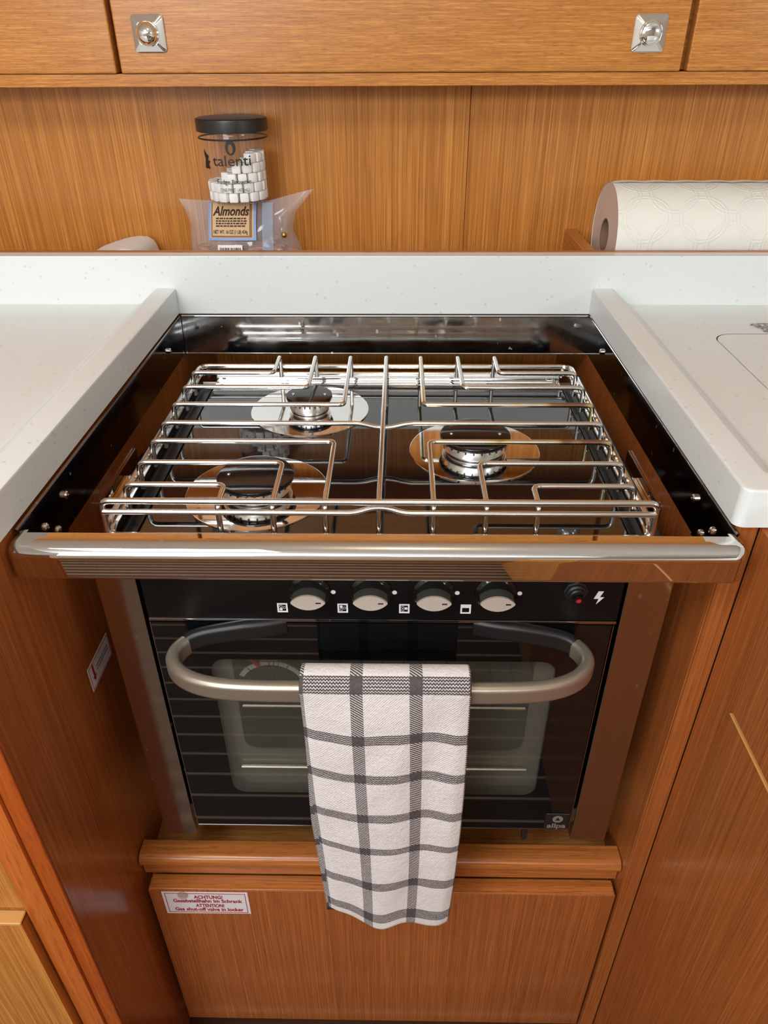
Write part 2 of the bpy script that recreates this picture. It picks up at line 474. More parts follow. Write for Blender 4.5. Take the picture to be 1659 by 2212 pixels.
# teak and holly sole: planks and light strips
k = 0; yy = -0.3019 + 0.048 * 6; first = None
while yy > -1.95:
    if first is None:
        first = (obj('plank', bx(SX0, SX1, yy - 0.0455, yy - 0.0025, -0.008, 0.0, 0.0004, 1), TEAK, fl),
                 obj('holly_strip', bx(SX0, SX1, yy - 0.0025, yy + 0.0025, -0.008, -0.0002), HOLLY, fl))
    else:
        for s in first:
            c = s.copy(); COL.objects.link(c); c.parent = fl; c.location.y = -0.048 * k
    yy -= 0.048; k += 1

# ================================================================== UPPER LOCKERS
def locker(x0, x1, xd0, xd1, label, knobs):
    t = thing('wall_locker', label, 'cabinet', ((x0 + x1) / 2, 0.60, 1.1815), 'upper lockers in a row')
    bm = bx(x0, x1, 0.622, 0.698, 1.1825, 1.955); obj('carcass', bm, WOOD_X, t)
    d = obj('door', bx(xd0, xd1, 0.600, 0.618, 1.1815, 1.56, 0.0022, 3), WOOD_X, t)
    for kx, kz in knobs:
        L = 0.0197
        bm = nb()
        pts = rrect(-L, L, -L, L, 0.0042, 4)
        r0 = [bm.verts.new((kx + a, 0.5998, kz + b)) for a, b in pts]
        r1 = [bm.verts.new((kx + a, 0.5978, kz + b)) for a, b in pts]
        r2 = [bm.verts.new((kx + a * .93, 0.5966, kz + b * .93)) for a, b in pts]
        n_ = len(pts)
        r3 = []
        for a, b in pts:
            an = math.atan2(b, a); r3.append(bm.verts.new((kx + 0.0145 * math.cos(an), 0.5920, kz + 0.0145 * math.sin(an))))
        for a_, b_ in ((r0, r1), (r1, r2), (r2, r3)):
            for i in range(n_): bm.faces.new((a_[i], a_[(i + 1) % n_], b_[(i + 1) % n_], b_[i]))
        bm.faces.new(r3)
        bmesh.ops.recalc_face_normals(bm, faces=bm.faces)
        pl = obj('latch_plate', bm, CHROME, d, label='square chrome latch plate', smooth=20)
    return t, d
lk_c, door_c = locker(-0.3335, 0.3675, -0.3310, 0.3640, 'wide wooden upper locker with two square chrome latches', [(-0.2886, 1.2234), (0.3187, 1.2212)])
locker(-1.05, -0.3355, -1.045, -0.3372, 'wooden upper locker at left without a visible latch', [])
locker(0.3695, 1.05, 0.3720, 1.045, 'wooden upper locker at right corner, no latch in view', [])
# push buttons (the left one stands proud)
for kx, kz, h in ((-0.2886, 1.2234, 0.0105), (0.3187, 1.2212, 0.0035)):
    bm = nb(); R_ = 0.0125
    prof = [(0.0140, 0.5925), (0.0140, 0.5908), (0.0131, 0.5902), (R_, 0.5908)] + [(R_ * math.cos(a), 0.5908 - h * math.sin(a)) for a in [i * PI / 2 / 8 for i in range(1, 9)]]
    lathe(bm, [(r, y - 0.0) for r, y in prof], (kx, 0, kz), 'Y', 32)
    obj('push_button', bm, CHROME, door_c)
rl = obj('locker_rail', bx(-1.05, 1.05, 0.6035, 0.690, 1.1665, 1.1812, 0.0015, 2), WOOD_X, label='wooden rail running under the upper locker doors', cat='rail', loc=(0, 0.65, 1.1665))

# ================================================================== SHELF
sh = thing('shelf', 'narrow wooden shelf behind the white upstand', 'shelf', (0, 0.62, 0.90))
obj('shelf_board', bx(-1.2, 1.2, 0.551, 0.699, 0.902, 0.911), WOOD_X, sh)
obj('front_edge', bx(-1.2, 1.2, 0.5405, 0.5505, 0.902, 0.9796, 0.001, 1), SOLID_X, sh)
obj('divider', bx(0.2685, 0.285, 0.551, 0.699, 0.911, 0.9745, 0.001, 1), WOOD_Y, sh)

# ================================================================== WORKTOP
wt = thing('worktop', 'speckled white solid surface worktop either side of the cooker', 'worktop', (0, 0.26, 0.90))
obj('upstand', bx(-1.2, 1.2, 0.5205, 0.540, 0.9017, 0.9792, 0.0016, 2), STONE, wt)
def side_top(sgn, xin, yfront, xout_lim, mid, name):
    """raised-lip worktop: inner edge x = xin beside the cooker, front edge at yfront, L shaped lip"""
    bm = nb(); rc = 0.008
    yb = 0.5203
    # plan path of the edge, offset d inwards (away from cooker and front)
    def ring(d, z):
        pts = []
        R_ = rc + 0.0
        cx_, cy_ = xin + sgn * (0.030), yfront + 0.030
        rad = 0.030 - d
        pts.append((xin + sgn * d, yb))
        if rad > 0.001:
            cr = min(rc, rad)
            c2x, c2y = xin + sgn * (d + cr), yfront + d + cr
            for k in range(7):
                a = PI / 2 * k / 6
                pts.append((c2x - sgn * cr * math.cos(a), c2y - cr * math.sin(a)))
        else:
            cr = 0.018
            c2x, c2y = xin + sgn * (d + cr), yfront + d + cr
            for k in range(7):
                a = PI / 2 * k / 6
                pts.append((c2x - sgn * cr * math.cos(a), c2y - cr * math.sin(a)))
        pts.append((xout_lim, yfront + d))
        return [bm.verts.new((x, y, z)) for x, y in pts]
    rs = [ring(0.004, 0.9015), ring(0.0, 0.9035), ring(0.0, 0.9345), ring(0.0008, 0.9362), ring(0.0028, 0.9370), ring(0.024, 0.9370), ring(0.0265, 0.9364), ring(0.050, 0.9166), ring(0.056, 0.9150)]
    for a, b in zip(rs, rs[1:]):
        for i in range(len(a) - 1): bm.faces.new((a[i], a[i + 1], b[i + 1], b[i]))
    bmesh.ops.recalc_face_normals(bm, faces=bm.faces)
    outer = [(v.co.x, v.co.y) for v in rs[-1]] + [(xout_lim, yb)]
    return bm, outer
bmR, outR = side_top(1, 0.2760, 0.0070, 1.2, None, 'r')
lid_o = rrect(0.3965, 0.80, 0.155, 0.4085, 0.026, 8)
plate(bmR, outR, [lid_o], XY(0.9150), 0.0002)
box(bmR, 0.281, 1.2, 0.012, 0.5203, 0.9020, 0.9060)
obj('slab', bmR, STONE, wt, smooth=40)
lid = obj('lid', plate(nb(), rrect(0.3980, 0.7985, 0.1565, 0.4070, 0.0245, 8), [], XY(0.9149), 0.008), STONE, wt, label='flush rounded lid let into the worktop')
fp = [(0.4575, 0.4395), (0.4625, 0.4445), (0.52, 0.4445), (0.52, 0.4105), (0.4655, 0.4105), (0.4640, 0.4240)]
obj('finger_pull', poly(nb(), fp, XY(0.9158), 0.0012), SPECK, wt, label='grey speckled pull at the lid edge')
obj('slab', bx(0.3220, 1.2, -1.15, 0.0062, 0.9022, 0.9370, 0.002, 2), STONE, wt)
bmL, outL = side_top(-1, -0.2820, -0.1120, -1.2, None, 'l')
plate(bmL, outL, [], XY(0.9150), 0.0002)
box(bmL, -1.2, -0.287, -0.105, 0.5203, 0.9020, 0.9060)
obj('slab', bmL, STONE, wt, smooth=40)

# ================================================================== LOWER CABINETS
lc = thing('base_cabinet', 'wooden base cabinet at lower left beside the cooker recess', 'cabinet', (-0.60, 0.2, 0))
obj('side_panel', bx(-0.3005, -0.2852, -0.0965, 0.699, 0.0, 0.9010, 0.0006, 1), WOOD_ZR, lc)
obj('edge_band', bx(-0.3015, -0.2852, -0.1000, -0.0966, 0.0, 0.9010, 0.0007, 1), BAND_Z, lc)
obj('stile', bx(-0.3250, -0.3016, -0.1035, -0.080, 0.0, 0.9010, 0.0010, 2), SOLID_Z, lc)
obj('drawer_front', bx(-0.80, -0.3268, -0.1010, -0.083, 0.5440, 0.890, 0.0012, 2), WOOD_Z, lc)
lf = obj('drawer_front', bx(-0.80, -0.3268, -0.1130, -0.083, 0.06, 0.5398, 0.0012, 2), WOOD_Z, lc)
obj('edge_strip', bx(-0.80, -0.3268, -0.1135, -0.1005, 0.5366, 0.5408, 0.0008, 1), GOLD_E, lf, label='pale golden top edge')
obj('carcass', bx(-1.2, -0.3255, -0.0800, 0.515, 0.05, 0.8995), WOOD_Z, lc)
# arrow sticker on the recess side
st = obj('arrow_label', poly(nb(), [(0.0456, 0.6735), (0.1003, 0.6735), (0.1003, 0.7030), (0.0456, 0.7030)], lambda a, b, d: (-0.2848 - d, a, b), 0.0003), PAPERW, lc, label='small white label with a red arrow')
bm = nb()
SXf = lambda a, b, d: (-0.2846 - d, a, b)
for a0, a1, b0, b1 in ((.0470, .0989, .7010, .7016), (.0470, .0989, .6749, .6755), (.0470, .0476, .6749, .7016), (.0983, .0989, .6749, .7016)):
    poly(bm, [(a0, b0), (a1, b0), (a1, b1), (a0, b1)], SXf, 0.0002)
obj('border_line', bm, DRED, st)
bm = nb()
poly(bm, [(.0545, .7000), (.0575, .7000), (.0575, .6865), (.0600, .6865), (.0560, .6800), (.0520, .6865), (.0545, .6865)], SXf, 0.0002)
obj('arrow', bm, DRED, st)
bm = nb(); rr = random.Random(3)
for z_ in (.6905, .6865):
    a = .064
    while a < .094:
        l = rr.uniform(.0015, .0042); poly(bm, [(a, z_), (a + l, z_), (a + l, z_ + .0020), (a, z_ + .0020)], SXf, 0.0002); a += l + .0009
obj('lettering', bm, GREYINK, st)

rc_ = thing('base_cabinet', 'wooden base cabinet at lower right with drawer fronts facing left', 'cabinet', (0.70, -0.4, 0))
obj('side_panel', bx(0.2805, 0.2975, 0.0165, 0.699, 0.0, 0.9010, 0.0006, 1), WOOD_ZR, rc_)
obj('edge_band', bx(0.2805, 0.2990, 0.0130, 0.0164, 0.0, 0.9010, 0.0010, 2), WOOD_ZR, rc_)
obj('stile', bx(0.2992, 0.330, -0.0340, 0.0130, 0.0, 0.9010, 0.0008, 1), WOOD_ZR, rc_)
obj('drawer_front', bx(0.2978, 0.318, -0.60, -0.0352, 0.7465, 0.8985, 0.0010, 2), WOOD_ZR, rc_)
rf = obj('drawer_front', bx(0.2972, 0.318, -0.60, -0.0352, 0.06, 0.7440, 0.0010, 2), WOOD_ZR, rc_)
obj('edge_strip', bx(0.2968, 0.301, -0.60, -0.0360, 0.7430, 0.7446, 0.0004, 1), GOLD_E, rf, label='pale golden top edge')
obj('carcass', bx(0.331, 1.2, -1.15, 0.515, 0.05, 0.8995), WOOD_Z, rc_)
obj('end_panel', bx(0.2985, 0.331, -1.15, -0.602, 0.05, 0.8995), WOOD_Z, rc_)

# floor of the recess, moulding and the flap under the cooker
lg = thing('recess_ledge', 'wooden ledge under the cooker between the cabinets', 'ledge', (0, 0.3, 0.35))
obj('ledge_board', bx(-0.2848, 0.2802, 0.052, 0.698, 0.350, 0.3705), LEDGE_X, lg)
prof = []
md = thing('moulding', 'rounded mahogany moulding between ledge and flap, below the oven', 'moulding', (0, 0.03, 0.373))
# profile in (depth from y = 0.050 towards the viewer, height)
pf = [(0.000, 0.3706), (0.009, 0.3706), (0.009, 0.3785), (0.018, 0.3785), (0.018, 0.3935), (0.0195, 0.396), (0.0215, 0.3985), (0.0245, 0.404), (0.0250, 0.409), (0.0235, 0.4135), (0.0200, 0.4165), (0.015, 0.4175), (0.0045, 0.4170), (0.000, 0.4165)]
bm = sweep(nb(), [(-0.2835, 0.0505, 0), (0.2795, 0.0505, 0)], pf)
obj('rail', bm, SOLID_X, md)
fpn = thing('locker_flap', 'wooden locker flap under the cooker with a red and white notice', 'door', (0, 0.023, 0.05))
obj('flap_panel', bx(-0.2765, 0.2765, 0.0140, 0.0325, 0.0410, 0.3735, 0.0016, 2), WOOD_ZR, fpn)
obj('edge_strip', bx(-0.2750, 0.2750, 0.0152, 0.0330, 0.3732, 0.3742, 0.0003, 1), SOLID_X, fpn)
obj('carcass', bx(-0.284, 0.280, 0.045, 0.60, 0.0, 0.3495), WOOD_X, lg)
nt_ = obj('notice_label', poly(nb(), [(-0.2612, 0.3225), (-0.1583, 0.3238), (-0.1583, 0.3700), (-0.2612, 0.3697)], XZ(0.0136), 0.0004), PAPERW, fpn, label='white notice with red lettering')
bm = nb()
for a0, a1, b0, b1 in ((-.2580, -.1614, .3662, .3672), (-.2580, -.1614, .3258, .3268), (-.2580, -.2572, .3258, .3672), (-.1622, -.1614, .3258, .3672)):
    poly(bm, [(a0, b0), (a1, b0), (a1, b1), (a0, b1)], XZ(0.0134), 0.0003)
obj('border_line', bm, DRED, nt_)
bm = nb()
for s, z_, sz, bo in (('ACHTUNG!', .3592, .0098, .00028), ('Gasabstellhahn im Schrank', .3510, .0098, .00028), ('ATTENTION!', .3408, .0098, .00028), ('Gas shut-off valve in locker', .3325, .0098, .00028)):
    t = text_bm(s, sz, front(-0.2085 if s[:3] == 'Gas' else -0.2060, 0.0136, z_), 0.0003, bo, sx=1.0)
    xs = [v.co.x for v in t.verts]; wdt = max(xs) - min(xs); want = {'A': .0345, 'G': .0835}[s[0]]; cxm = (max(xs) + min(xs)) / 2
    for v in t.verts: v.co.x = cxm + (v.co.x - cxm) * want / wdt
    merge(bm, t)
obj('lettering', bm, DRED, nt_, smooth=0)
bm = nb(); lathe(bm, [(0.0064, 0.0), (0.0064, -0.0012), (0.0050, -0.0026), (0.0025, -0.0033), (0.0, -0.0035)], (-0.2360, 0.0136, 0.3640), 'Y', 24)
obj('bumper', bm, BUMPER, fpn, label='clear round rubber bumper')

# ================================================================== COOKER SURROUND (rim and grab bar)
sr = thing('cooker_surround', 'polished stainless frame with thick front bar round the recessed hob', 'frame', (0, 0.0, 0.85))
fb = []
fr = 0.010
prof = [(-0.0107, 0.8999), (-0.0105, 0.9000)] + [(-0.0105 + 0.0135 * math.sin(a), 0.9000 - 0.0115 + 0.0115 * math.cos(a)) for a in [i * PI / 2 / 8 for i in range(1, 9)]] \
     + [(0.003, 0.8725), (0.0024, 0.8702), (0.0010, 0.8690), (-0.003, 0.8686), (-0.0107, 0.8686)]
ys, xw = -0.0175, 0.2815
path = [(-xw, 0.0035, 0)]
for k in range(9):
    a = PI / 2 * k / 8; path.append((-xw + 0.0112 - 0.0112 * math.cos(a), ys + 0.0112 - 0.0112 * math.sin(a), 0))
for k in range(9):
    a = PI / 2 * (1 - k / 8); path.append((xw - 0.0112 + 0.0112 * math.cos(a), ys + 0.0112 - 0.0112 * math.sin(a), 0))
path.append((xw, 0.0035, 0))
bm = sweep(nb(), path, prof)
box(bm, -0.2712, 0.2712, -0.0075, -0.0003, 0.8690, 0.89995)
obj('front_bar', bm, STEEL, sr, smooth=40)
def rail_plate(s):
    x0, x1 = (-0.2825, -0.2800) if s < 0 else (0.2792, 0.2803)
    bm = bx(x0, x1, 0.012, 0.5195, 0.8490, 0.8992, 0.0004, 1)
    xt = -0.2815 if s < 0 else 0.2788
    tube(bm, [(xt, 0.0032, 0.8990), (xt, 0.5195, 0.8990)], 0.0015, 8)
    r = obj('side_rail', bm, STEEL_D, sr)
    xi = -0.2800 if s < 0 else 0.2792
    sg = -1 if s > 0 else 1
    for y_, z_ in ((0.0868, 0.8800), (0.4400, 0.8795)):
        b2 = lathe(nb(), [(0.0036, 0.0), (0.0036, sg * 0.0022), (0.0026, sg * 0.0034), (0.0012, sg * 0.0036), (0.0012, sg * 0.0026), (0.0, sg * 0.0026)], (xi, y_, z_), 'X', 18)
        obj('bolt', b2, CHROME, r)
    # corner bracket: sheet with a slanted rear edge
    f = (lambda a, b, d: (-0.2799 + d, a, b)) if s < 0 else (lambda a, b, d: (0.2791 - d, a, b))
    cb = obj('corner_bracket', poly(nb(), [(0.0032, 0.8992), (0.0255, 0.8992), (0.0763, 0.8495), (0.0120, 0.8495), (0.0120, 0.8720), (0.0032, 0.8720)], f, 0.0013), STEEL_D, sr)
    for y_, z_ in ((0.0400, 0.8775), (0.0586, 0.8620)):
        b2 = lathe(nb(), [(0.0036, 0.0), (0.0034, sg * 0.0014), (0.0022, sg * 0.0024), (0.0, sg * 0.0026)], (xi + sg * 0.0014, y_, z_), 'X', 18)
        box(b2, xi + sg * 0.0036 - .0004, xi + sg * 0.0036 + .0004, y_ - .0020, y_ + .0020, z_ - .0004, z_ + .0004)
        obj('screw', b2, CHROME, cb)
rail_plate(-1); rail_plate(1)
bm = bx(-0.2795, 0.2795, 0.5178, 0.5198, 0.8490, 0.8990, 0.0003, 1)
for v in bm.verts: v.co.y -= (0.8990 - v.co.z) * 0.123
tube(bm, [(-0.2795, 0.5188, 0.8997), (0.2795, 0.5188, 0.8997)], 0.0016, 8)
tube(bm, [(-0.2795, 0.5122, 0.8492), (0.2795, 0.5122, 0.8492)], 0.0010, 8)
obj('back_plate', bm, steel('back_plate_stainless', (0.52, 0.52, 0.52, 1), 0.07, 0.22, True), sr)

# ================================================================== COOKER
ck = thing('gas_cooker', 'gimballed black and stainless gas cooker with three burners and oven', 'cooker', (0.0, 0.23, 0.46))
bm = bx(-0.236, 0.244, 0.046, 0.400, 0.470, 0.8440)
obj('body', bx(-0.236, -0.190, 0.046, 0.400, 0.470, 0.840), SATIN, ck)
obj('body', bx(0.196, 0.244, 0.046, 0.400, 0.470, 0.840), SATIN, ck)
for x0, x1, zb in ((-0.2440, -0.2085, 0.4605), (0.2142, 0.2535, 0.4590)):
    bm = bx(x0, x1, 0.0300, 0.0455, zb, 0.8520, 0.0016, 2)
    obj('side_post', bm, SATIN, ck, label='satin stainless post')
# control panel
cp = obj('control_panel', bx(-0.2050, 0.2115, 0.0300, 0.046, 0.7870, 0.8510, 0.0004, 1), PANEL, ck)
obj('trim_strip', bx(-0.2050, 0.2115, 0.0290, 0.0460, 0.7836, 0.7868, 0.0006, 2), SATIN, ck)
KX = (-0.0588, -0.0056, 0.0486, 0.1025); KZ = 0.8180
for x_ in KX:
    bm = nb()
    poly(bm, [(x_ + 0.0206 + 0.0021 * math.cos(a), KZ - 0.0004 + 0.0021 * math.sin(a)) for a in [2 * PI * i / 16 for i in range(16)]], XZ(0.0297), 0.0003)
    obj('dot_mark', bm, WHITE, cp)
    obj('flame_mark', poly(nb(), [(x_ - 0.0185, KZ + 0.0150), (x_ - 0.0170, KZ + 0.0150), (x_ - 0.0155, KZ + 0.0185), (x_ - 0.0172, KZ + 0.0185)], XZ(0.0297), 0.0003), WHITE, cp)
def ringpts(cx_, cz_, r, n=14): return [(cx_ + r * math.cos(2 * PI * i / n), cz_ + r * math.sin(2 * PI * i / n)) for i in range(n)]
for i, x_ in enumerate(KX):
    ix, iz, h = x_ - 0.0250, 0.7994, 0.0046
    bm = nb()
    sq = [(ix - h, iz - h * 1.12), (ix + h, iz - h * 1.12), (ix + h, iz + h * 1.12), (ix - h, iz + h * 1.12)]
    hi = h * 0.68
    if i < 3:
        inn = [(ix - hi, iz - hi * 1.15), (ix + hi, iz - hi * 1.15), (ix + hi, iz + hi * 1.15), (ix - hi, iz + hi * 1.15)]
        plate(bm, sq, [inn], XZ(0.0297), 0.0003)
        spots = [(-0.0013, 0.0016), (-0.0013, -0.0016), (0.0015, 0.0002)]
        on = {0: 1, 1: 0, 2: 2}[i]
        for q, (dx, dz) in enumerate(spots):
            if q == on: poly(bm, ringpts(ix + dx, iz + dz, 0.0014), XZ(0.0297), 0.0003)
            else: plate(bm, ringpts(ix + dx, iz + dz, 0.0013), [ringpts(ix + dx, iz + dz, 0.00105)], XZ(0.0297), 0.0003)
    else:
        inn = [(ix - hi, iz - hi * 1.15), (ix + hi, iz - hi * 1.15), (ix + hi, iz + hi * 0.45), (ix - hi, iz + hi * 0.45)]
        plate(bm, sq, [inn], XZ(0.0297), 0.0003)
    obj('burner_symbol' if i < 3 else 'oven_symbol', bm, WHITE, cp)
bolt = [(0.1905, 0.8205), (0.1950, 0.8205), (0.1925, 0.8140), (0.1962, 0.8140), (0.1902, 0.8060), (0.1918, 0.8122), (0.1875, 0.8122)]
obj('lightning_mark', poly(nb(), bolt, XZ(0.0297), 0.0003), WHITE, cp)
for x_ in KX:
    kb = obj('knob', lathe(nb(), [(0.0185, 0.0300), (0.0182, 0.0285), (0.0158, 0.0268), (0.0152, 0.0262), (0.0152, 0.0260)], (x_, 0, KZ), 'Y', 36), ENAMEL, ck)
    lens = []
    hw, hh = 0.0148, 0.0076; R_ = (hw * hw + hh * hh) / (2 * hh); am_ = math.asin(hw / R_) * 0.97
    for q in range(17): a = -am_ + 2 * am_ * q / 16; lens.append((x_ + R_ * math.sin(a), KZ + hh - R_ + R_ * math.cos(a)))
    for q in range(17): a = am_ - 2 * am_ * q / 16; lens.append((x_ + R_ * math.sin(a), KZ - hh + R_ - R_ * math.cos(a)))
    obj('finger_grip', plate(nb(), lens, [], XZ(0.0160), 0.0105), KNOBRING, kb, label='dusty grey lens shaped grip')
    bm = plate(nb(), [(x_ + (a - x_) * 1.015, KZ + (b - KZ) * 1.03) for a, b in lens], [], XZ(0.0142), 0.0019)
    bmesh.ops.bevel(bm, geom=[e for e in bm.edges if all(abs(v.co.y - 0.0142) < 1e-5 for v in e.verts) and len(e.link_faces) == 2 and e.calc_face_angle(0) > 1.0], offset=0.0011, segments=3, affect='EDGES')
    obj('knob_face', bm, KNOBFACE, kb, label='worn silver lens shaped face')
    obj('pointer_slot', bx(x_ + 0.0066, x_ + 0.0112, 0.0139, 0.0150, KZ - 0.0008, KZ + 0.0008, 0.0003, 1), INK, kb)
# igniter
ix, iz = 0.1700, 0.8225
ig = obj('igniter', lathe(nb(), [(0.0108, 0.0300), (0.0108, 0.0262), (0.0098, 0.0252)], (ix, 0, iz), 'Y', 8), BLACK, ck, label='black hexagonal igniter', smooth=20)
obj('rubber_boot', lathe(nb(), [(0.0086, 0.0255), (0.0084, 0.0235), (0.0068, 0.0225), (0.0066, 0.0205), (0.0054, 0.0195), (0.0052, 0.0180)], (ix, 0, iz), 'Y', 24), BLACK, ig)
obj('button', lathe(nb(), [(0.0046, 0.0185), (0.0046, 0.0150), (0.0042, 0.0144), (0.0, 0.0143)], (ix, 0, iz), 'Y', 24), PANEL, ig)
star = [((0.0028 if k % 2 == 0 else 0.0014) * math.cos(2 * PI * k / 16 + .2), (0.0028 if k % 2 == 0 else 0.0014) * math.sin(2 * PI * k / 16 + .2)) for k in range(16)]
obj('spark_mark', poly(nb(), [(ix + a, iz + b) for a, b in star], XZ(0.0141), 0.0003), RED, ig)

# oven door
dr = obj('oven_door', plate(nb(), [(-0.2043, 0.4800), (0.2095, 0.4800), (0.2085, 0.7815), (-0.2043, 0.7815)], [rrect(-0.1570, 0.1655, 0.5390, 0.7360, 0.014, 6)], XZ(0.0300), 0.0050), DOORGLASS, ck)
obj('window_pane', plate(nb(), rrect(-0.1569, 0.1654, 0.5391, 0.7359, 0.014, 6), [], XZ(0.0300), 0.0045), PANE, dr, label='smoky oven window')
bm = nb()
for a in ((-0.2050, -0.2043, 0.4795, 0.7820), (0.2095, 0.2102, 0.4795, 0.7820)): box(bm, a[0], a[1], 0.0297, 0.036, a[2], a[3])
box(bm, -0.2050, 0.2102, 0.0297, 0.036, 0.4786, 0.4800)
obj('glass_edge', bm, SATIN, dr)
obj('inner_pane', plate(nb(), [(-0.188, 0.492), (0.194, 0.492), (0.194, 0.776), (-0.188, 0.776)], [rrect(-0.1420, 0.1500, 0.5880, 0.748, 0.016, 6)], XZ(0.0470), 0.002), plain('inner_door_sheet', (0.20, 0.19, 0.17, 1), 0.3), dr)
bg = obj('badge', bx(0.1818, 0.2080, 0.0288, 0.0302, 0.4820, 0.5080, 0.0005, 1), BLACK, dr, label='black badge with printed emblem')
bm = nb()
plate(bm, ringpts(0.1955, 0.4990, 0.0058, 20), [[(0.1925, 0.4962), (0.1985, 0.4962), (0.1955, 0.5025)]], XZ(0.0285), 0.0003)
merge(bm, text_bm('allpa', 0.0110, front(0.1952, 0.0288, 0.4870), 0.0002, 0.0003, sx=1.05))
me_b = obj('emblem_print', bm, GREYINK, ck)
# oven inside
cv = nb()
box(cv, -0.188, -0.182, 0.052, 0.37, 0.475, 0.780); box(cv, 0.188, 0.194, 0.052, 0.37, 0.475, 0.780)
box(cv, -0.188, 0.194, 0.052, 0.37, 0.469, 0.475); box(cv, -0.188, 0.194, 0.052, 0.37, 0.780, 0.785); box(cv, -0.188, 0.194, 0.366, 0.372, 0.470, 0.785)
obj('oven_cavity', cv, CAVITY, ck)
for z_, y_ in ((0.6450, 0.0560),):
    bm = tube(nb(), [(-0.165, y_, z_), (0.170, y_, z_)], 0.0030, 10)
    tube(bm, [(-0.175, y_ + 0.29, z_), (0.180, y_ + 0.29, z_)], 0.0022, 8)
    for i in range(15):
        xx = -0.160 + i * 0.0232; tube(bm, [(xx, y_, z_), (xx, y_ + 0.29, z_)], 0.0013, 6)
    obj('oven_rack', bm, CHROME, ck)
obj('inner_trim', tube(nb(), [(-0.1480, 0.0435, 0.5640), (0.1560, 0.0435, 0.5640)], 0.0026, 10), CHROME, dr)
bm = nb(); dcx, dcz, dy = -0.1065, 0.6750, 0.0525
obj('thermometer_rail', tube(nb(), [(-0.150, 0.0560, 0.7120), (0.155, 0.0560, 0.7120)], 0.0013, 8), ROD, ck)
arc = [(dcx + .0362 * math.cos(math.radians(a)), dcz + .0362 * math.sin(math.radians(a))) for a in range(28, 153, 4)]
arc += [(dcx + .0312 * math.cos(math.radians(a)), dcz + .0312 * math.sin(math.radians(a))) for a in range(152, 27, -4)]
th = obj('oven_thermometer', poly(nb(), arc, XZ(dy), 0.0012), plain('grey_dial', lin(190, 190, 196), 0.4), ck, label='arched dial thermometer seen through the oven window')
bm = nb()
for a in (60, 76, 84, 92, 110, 130):
    ca, sa = math.cos(math.radians(a)), math.sin(math.radians(a))
    tube(bm, [(dcx + .0305 * ca, dy - .0004, dcz + .0305 * sa), (dcx + .0355 * ca, dy - .0004, dcz + .0355 * sa)], 0.0004, 4)
obj('dial_tick', bm, INK, th)
bm = poly(nb(), [(dcx - .0120, dcz + .0310), (dcx - .0090, dcz + .0330), (dcx - .0225, dcz + .0500), (dcx - .0250, dcz + .0480)], XZ(dy - .003), 0.0006); obj('needle', bm, RED, th)
bm = bx(dcx - .009, dcx + .009, dy - .002, dy + .004, dcz + .036, dcz + .0500, .001, 1); obj('hanger', bm, ROD, th)

# handle
hc = 0.0020; hz = 0.7665
pl_ = [(-0.1560, 0.0300), (-0.1640, 0.0262), (-0.1745, 0.0150), (-0.1800, 0.0020), (-0.1775, -0.0110), (-0.1660, -0.0235), (-0.1480, -0.0320), (-0.1240, -0.0362), (-0.0900, -0.0372)]
def chaikin(p, n=2):
    for _ in range(n):
        q = [p[0]]
        for a, b in zip(p, p[1:]):
            q += [(a[0] * .75 + b[0] * .25, a[1] * .75 + b[1] * .25), (a[0] * .25 + b[0] * .75, a[1] * .25 + b[1] * .75)]
        q.append(p[-1]); p = q
    return p
cl = chaikin(pl_)
full = [(x, y) for x, y in cl] + [(-x, y) for x, y in reversed(cl)]
full = [(x + hc, y, hz) for x, y in full]

hp = rrect(-0.0060, 0.0060, -0.0098, 0.0098, 0.0050, 5)
isl = [i for i, p in enumerate(full) if p[1] < 0.0185]
a0, a1 = isl[0], isl[-1]
hd = obj('handle', sweep(nb(), full[a0:a1 + 1], hp), HANDLE, ck, label='champagne silver bow handle', smooth=50)
hp2 = [(a * .97, b * .97) for a, b in hp]
for sgn in (-1, 1):
    e = chaikin([(-0.1735, 0.0170), (-0.1660, 0.0215), (-0.1540, 0.0238), (-0.1380, 0.0250), (-0.1180, 0.0268), (-0.1000, 0.0300), (-0.0850, 0.0345)], 2)
    if sgn > 0: e = [(-x, y) for x, y in reversed(e)]
    m_ = len(e) - 1
    pts = [(x + hc, y, hz + 0.0100 * min(1.0, 1.6 * ((i / m_) if sgn < 0 else 1 - i / m_))) for i, (x, y) in enumerate(e)]
    if sgn < 0: pts = list(reversed(pts)); pts = list(reversed(pts))
    obj('handle_end', sweep(nb(), list(reversed(pts)) , hp2), BLACK, hd, label='black handle end', smooth=50)
bm = lathe(nb(), [(0.0, 0.4405), (0.0026, 0.4412), (0.0038, 0.4440), (0.0038, 0.4800)], (0.1655, 0.043, 0), 'Z', 16)
obj('door_catch', bm, BLACK, ck, label='black pin below the oven door')

# hob
obj('hob_tray', plate(nb(), [(-0.2420, 0.0460), (0.2480, 0.0460), (0.2480, 0.4140), (-0.2420, 0.4140)], [], XY(0.8480), 0.008), TRAY, ck)
for x0, x1, z_, y_ in ((-0.2420, -0.2330, .8560, .4140), (0.2390, 0.2480, .8560, .4140), (-0.2280, -0.2150, .8520, .4000), (0.2215, 0.2345, .8520, .4000)):
    obj('tray_edge', bx(x0, x1, 0.0470, y_, 0.8482, z_, 0.001, 2), TRAY, ck)
obj('hob_glass', bx(-0.2125, 0.2200, 0.0480, 0.3900, 0.8482, 0.8533, 0.0008, 2), HOBGLASS, ck)
bm = bx(-0.2125, 0.2200, 0.3905, 0.4000, 0.8482, 0.8552, 0.0012, 2)
box(bm, -0.2125, 0.2200, 0.4002, 0.4140, 0.8482, 0.8600, 0.0012, 2)
obj('hob_back_strip', bm, STEEL, ck)
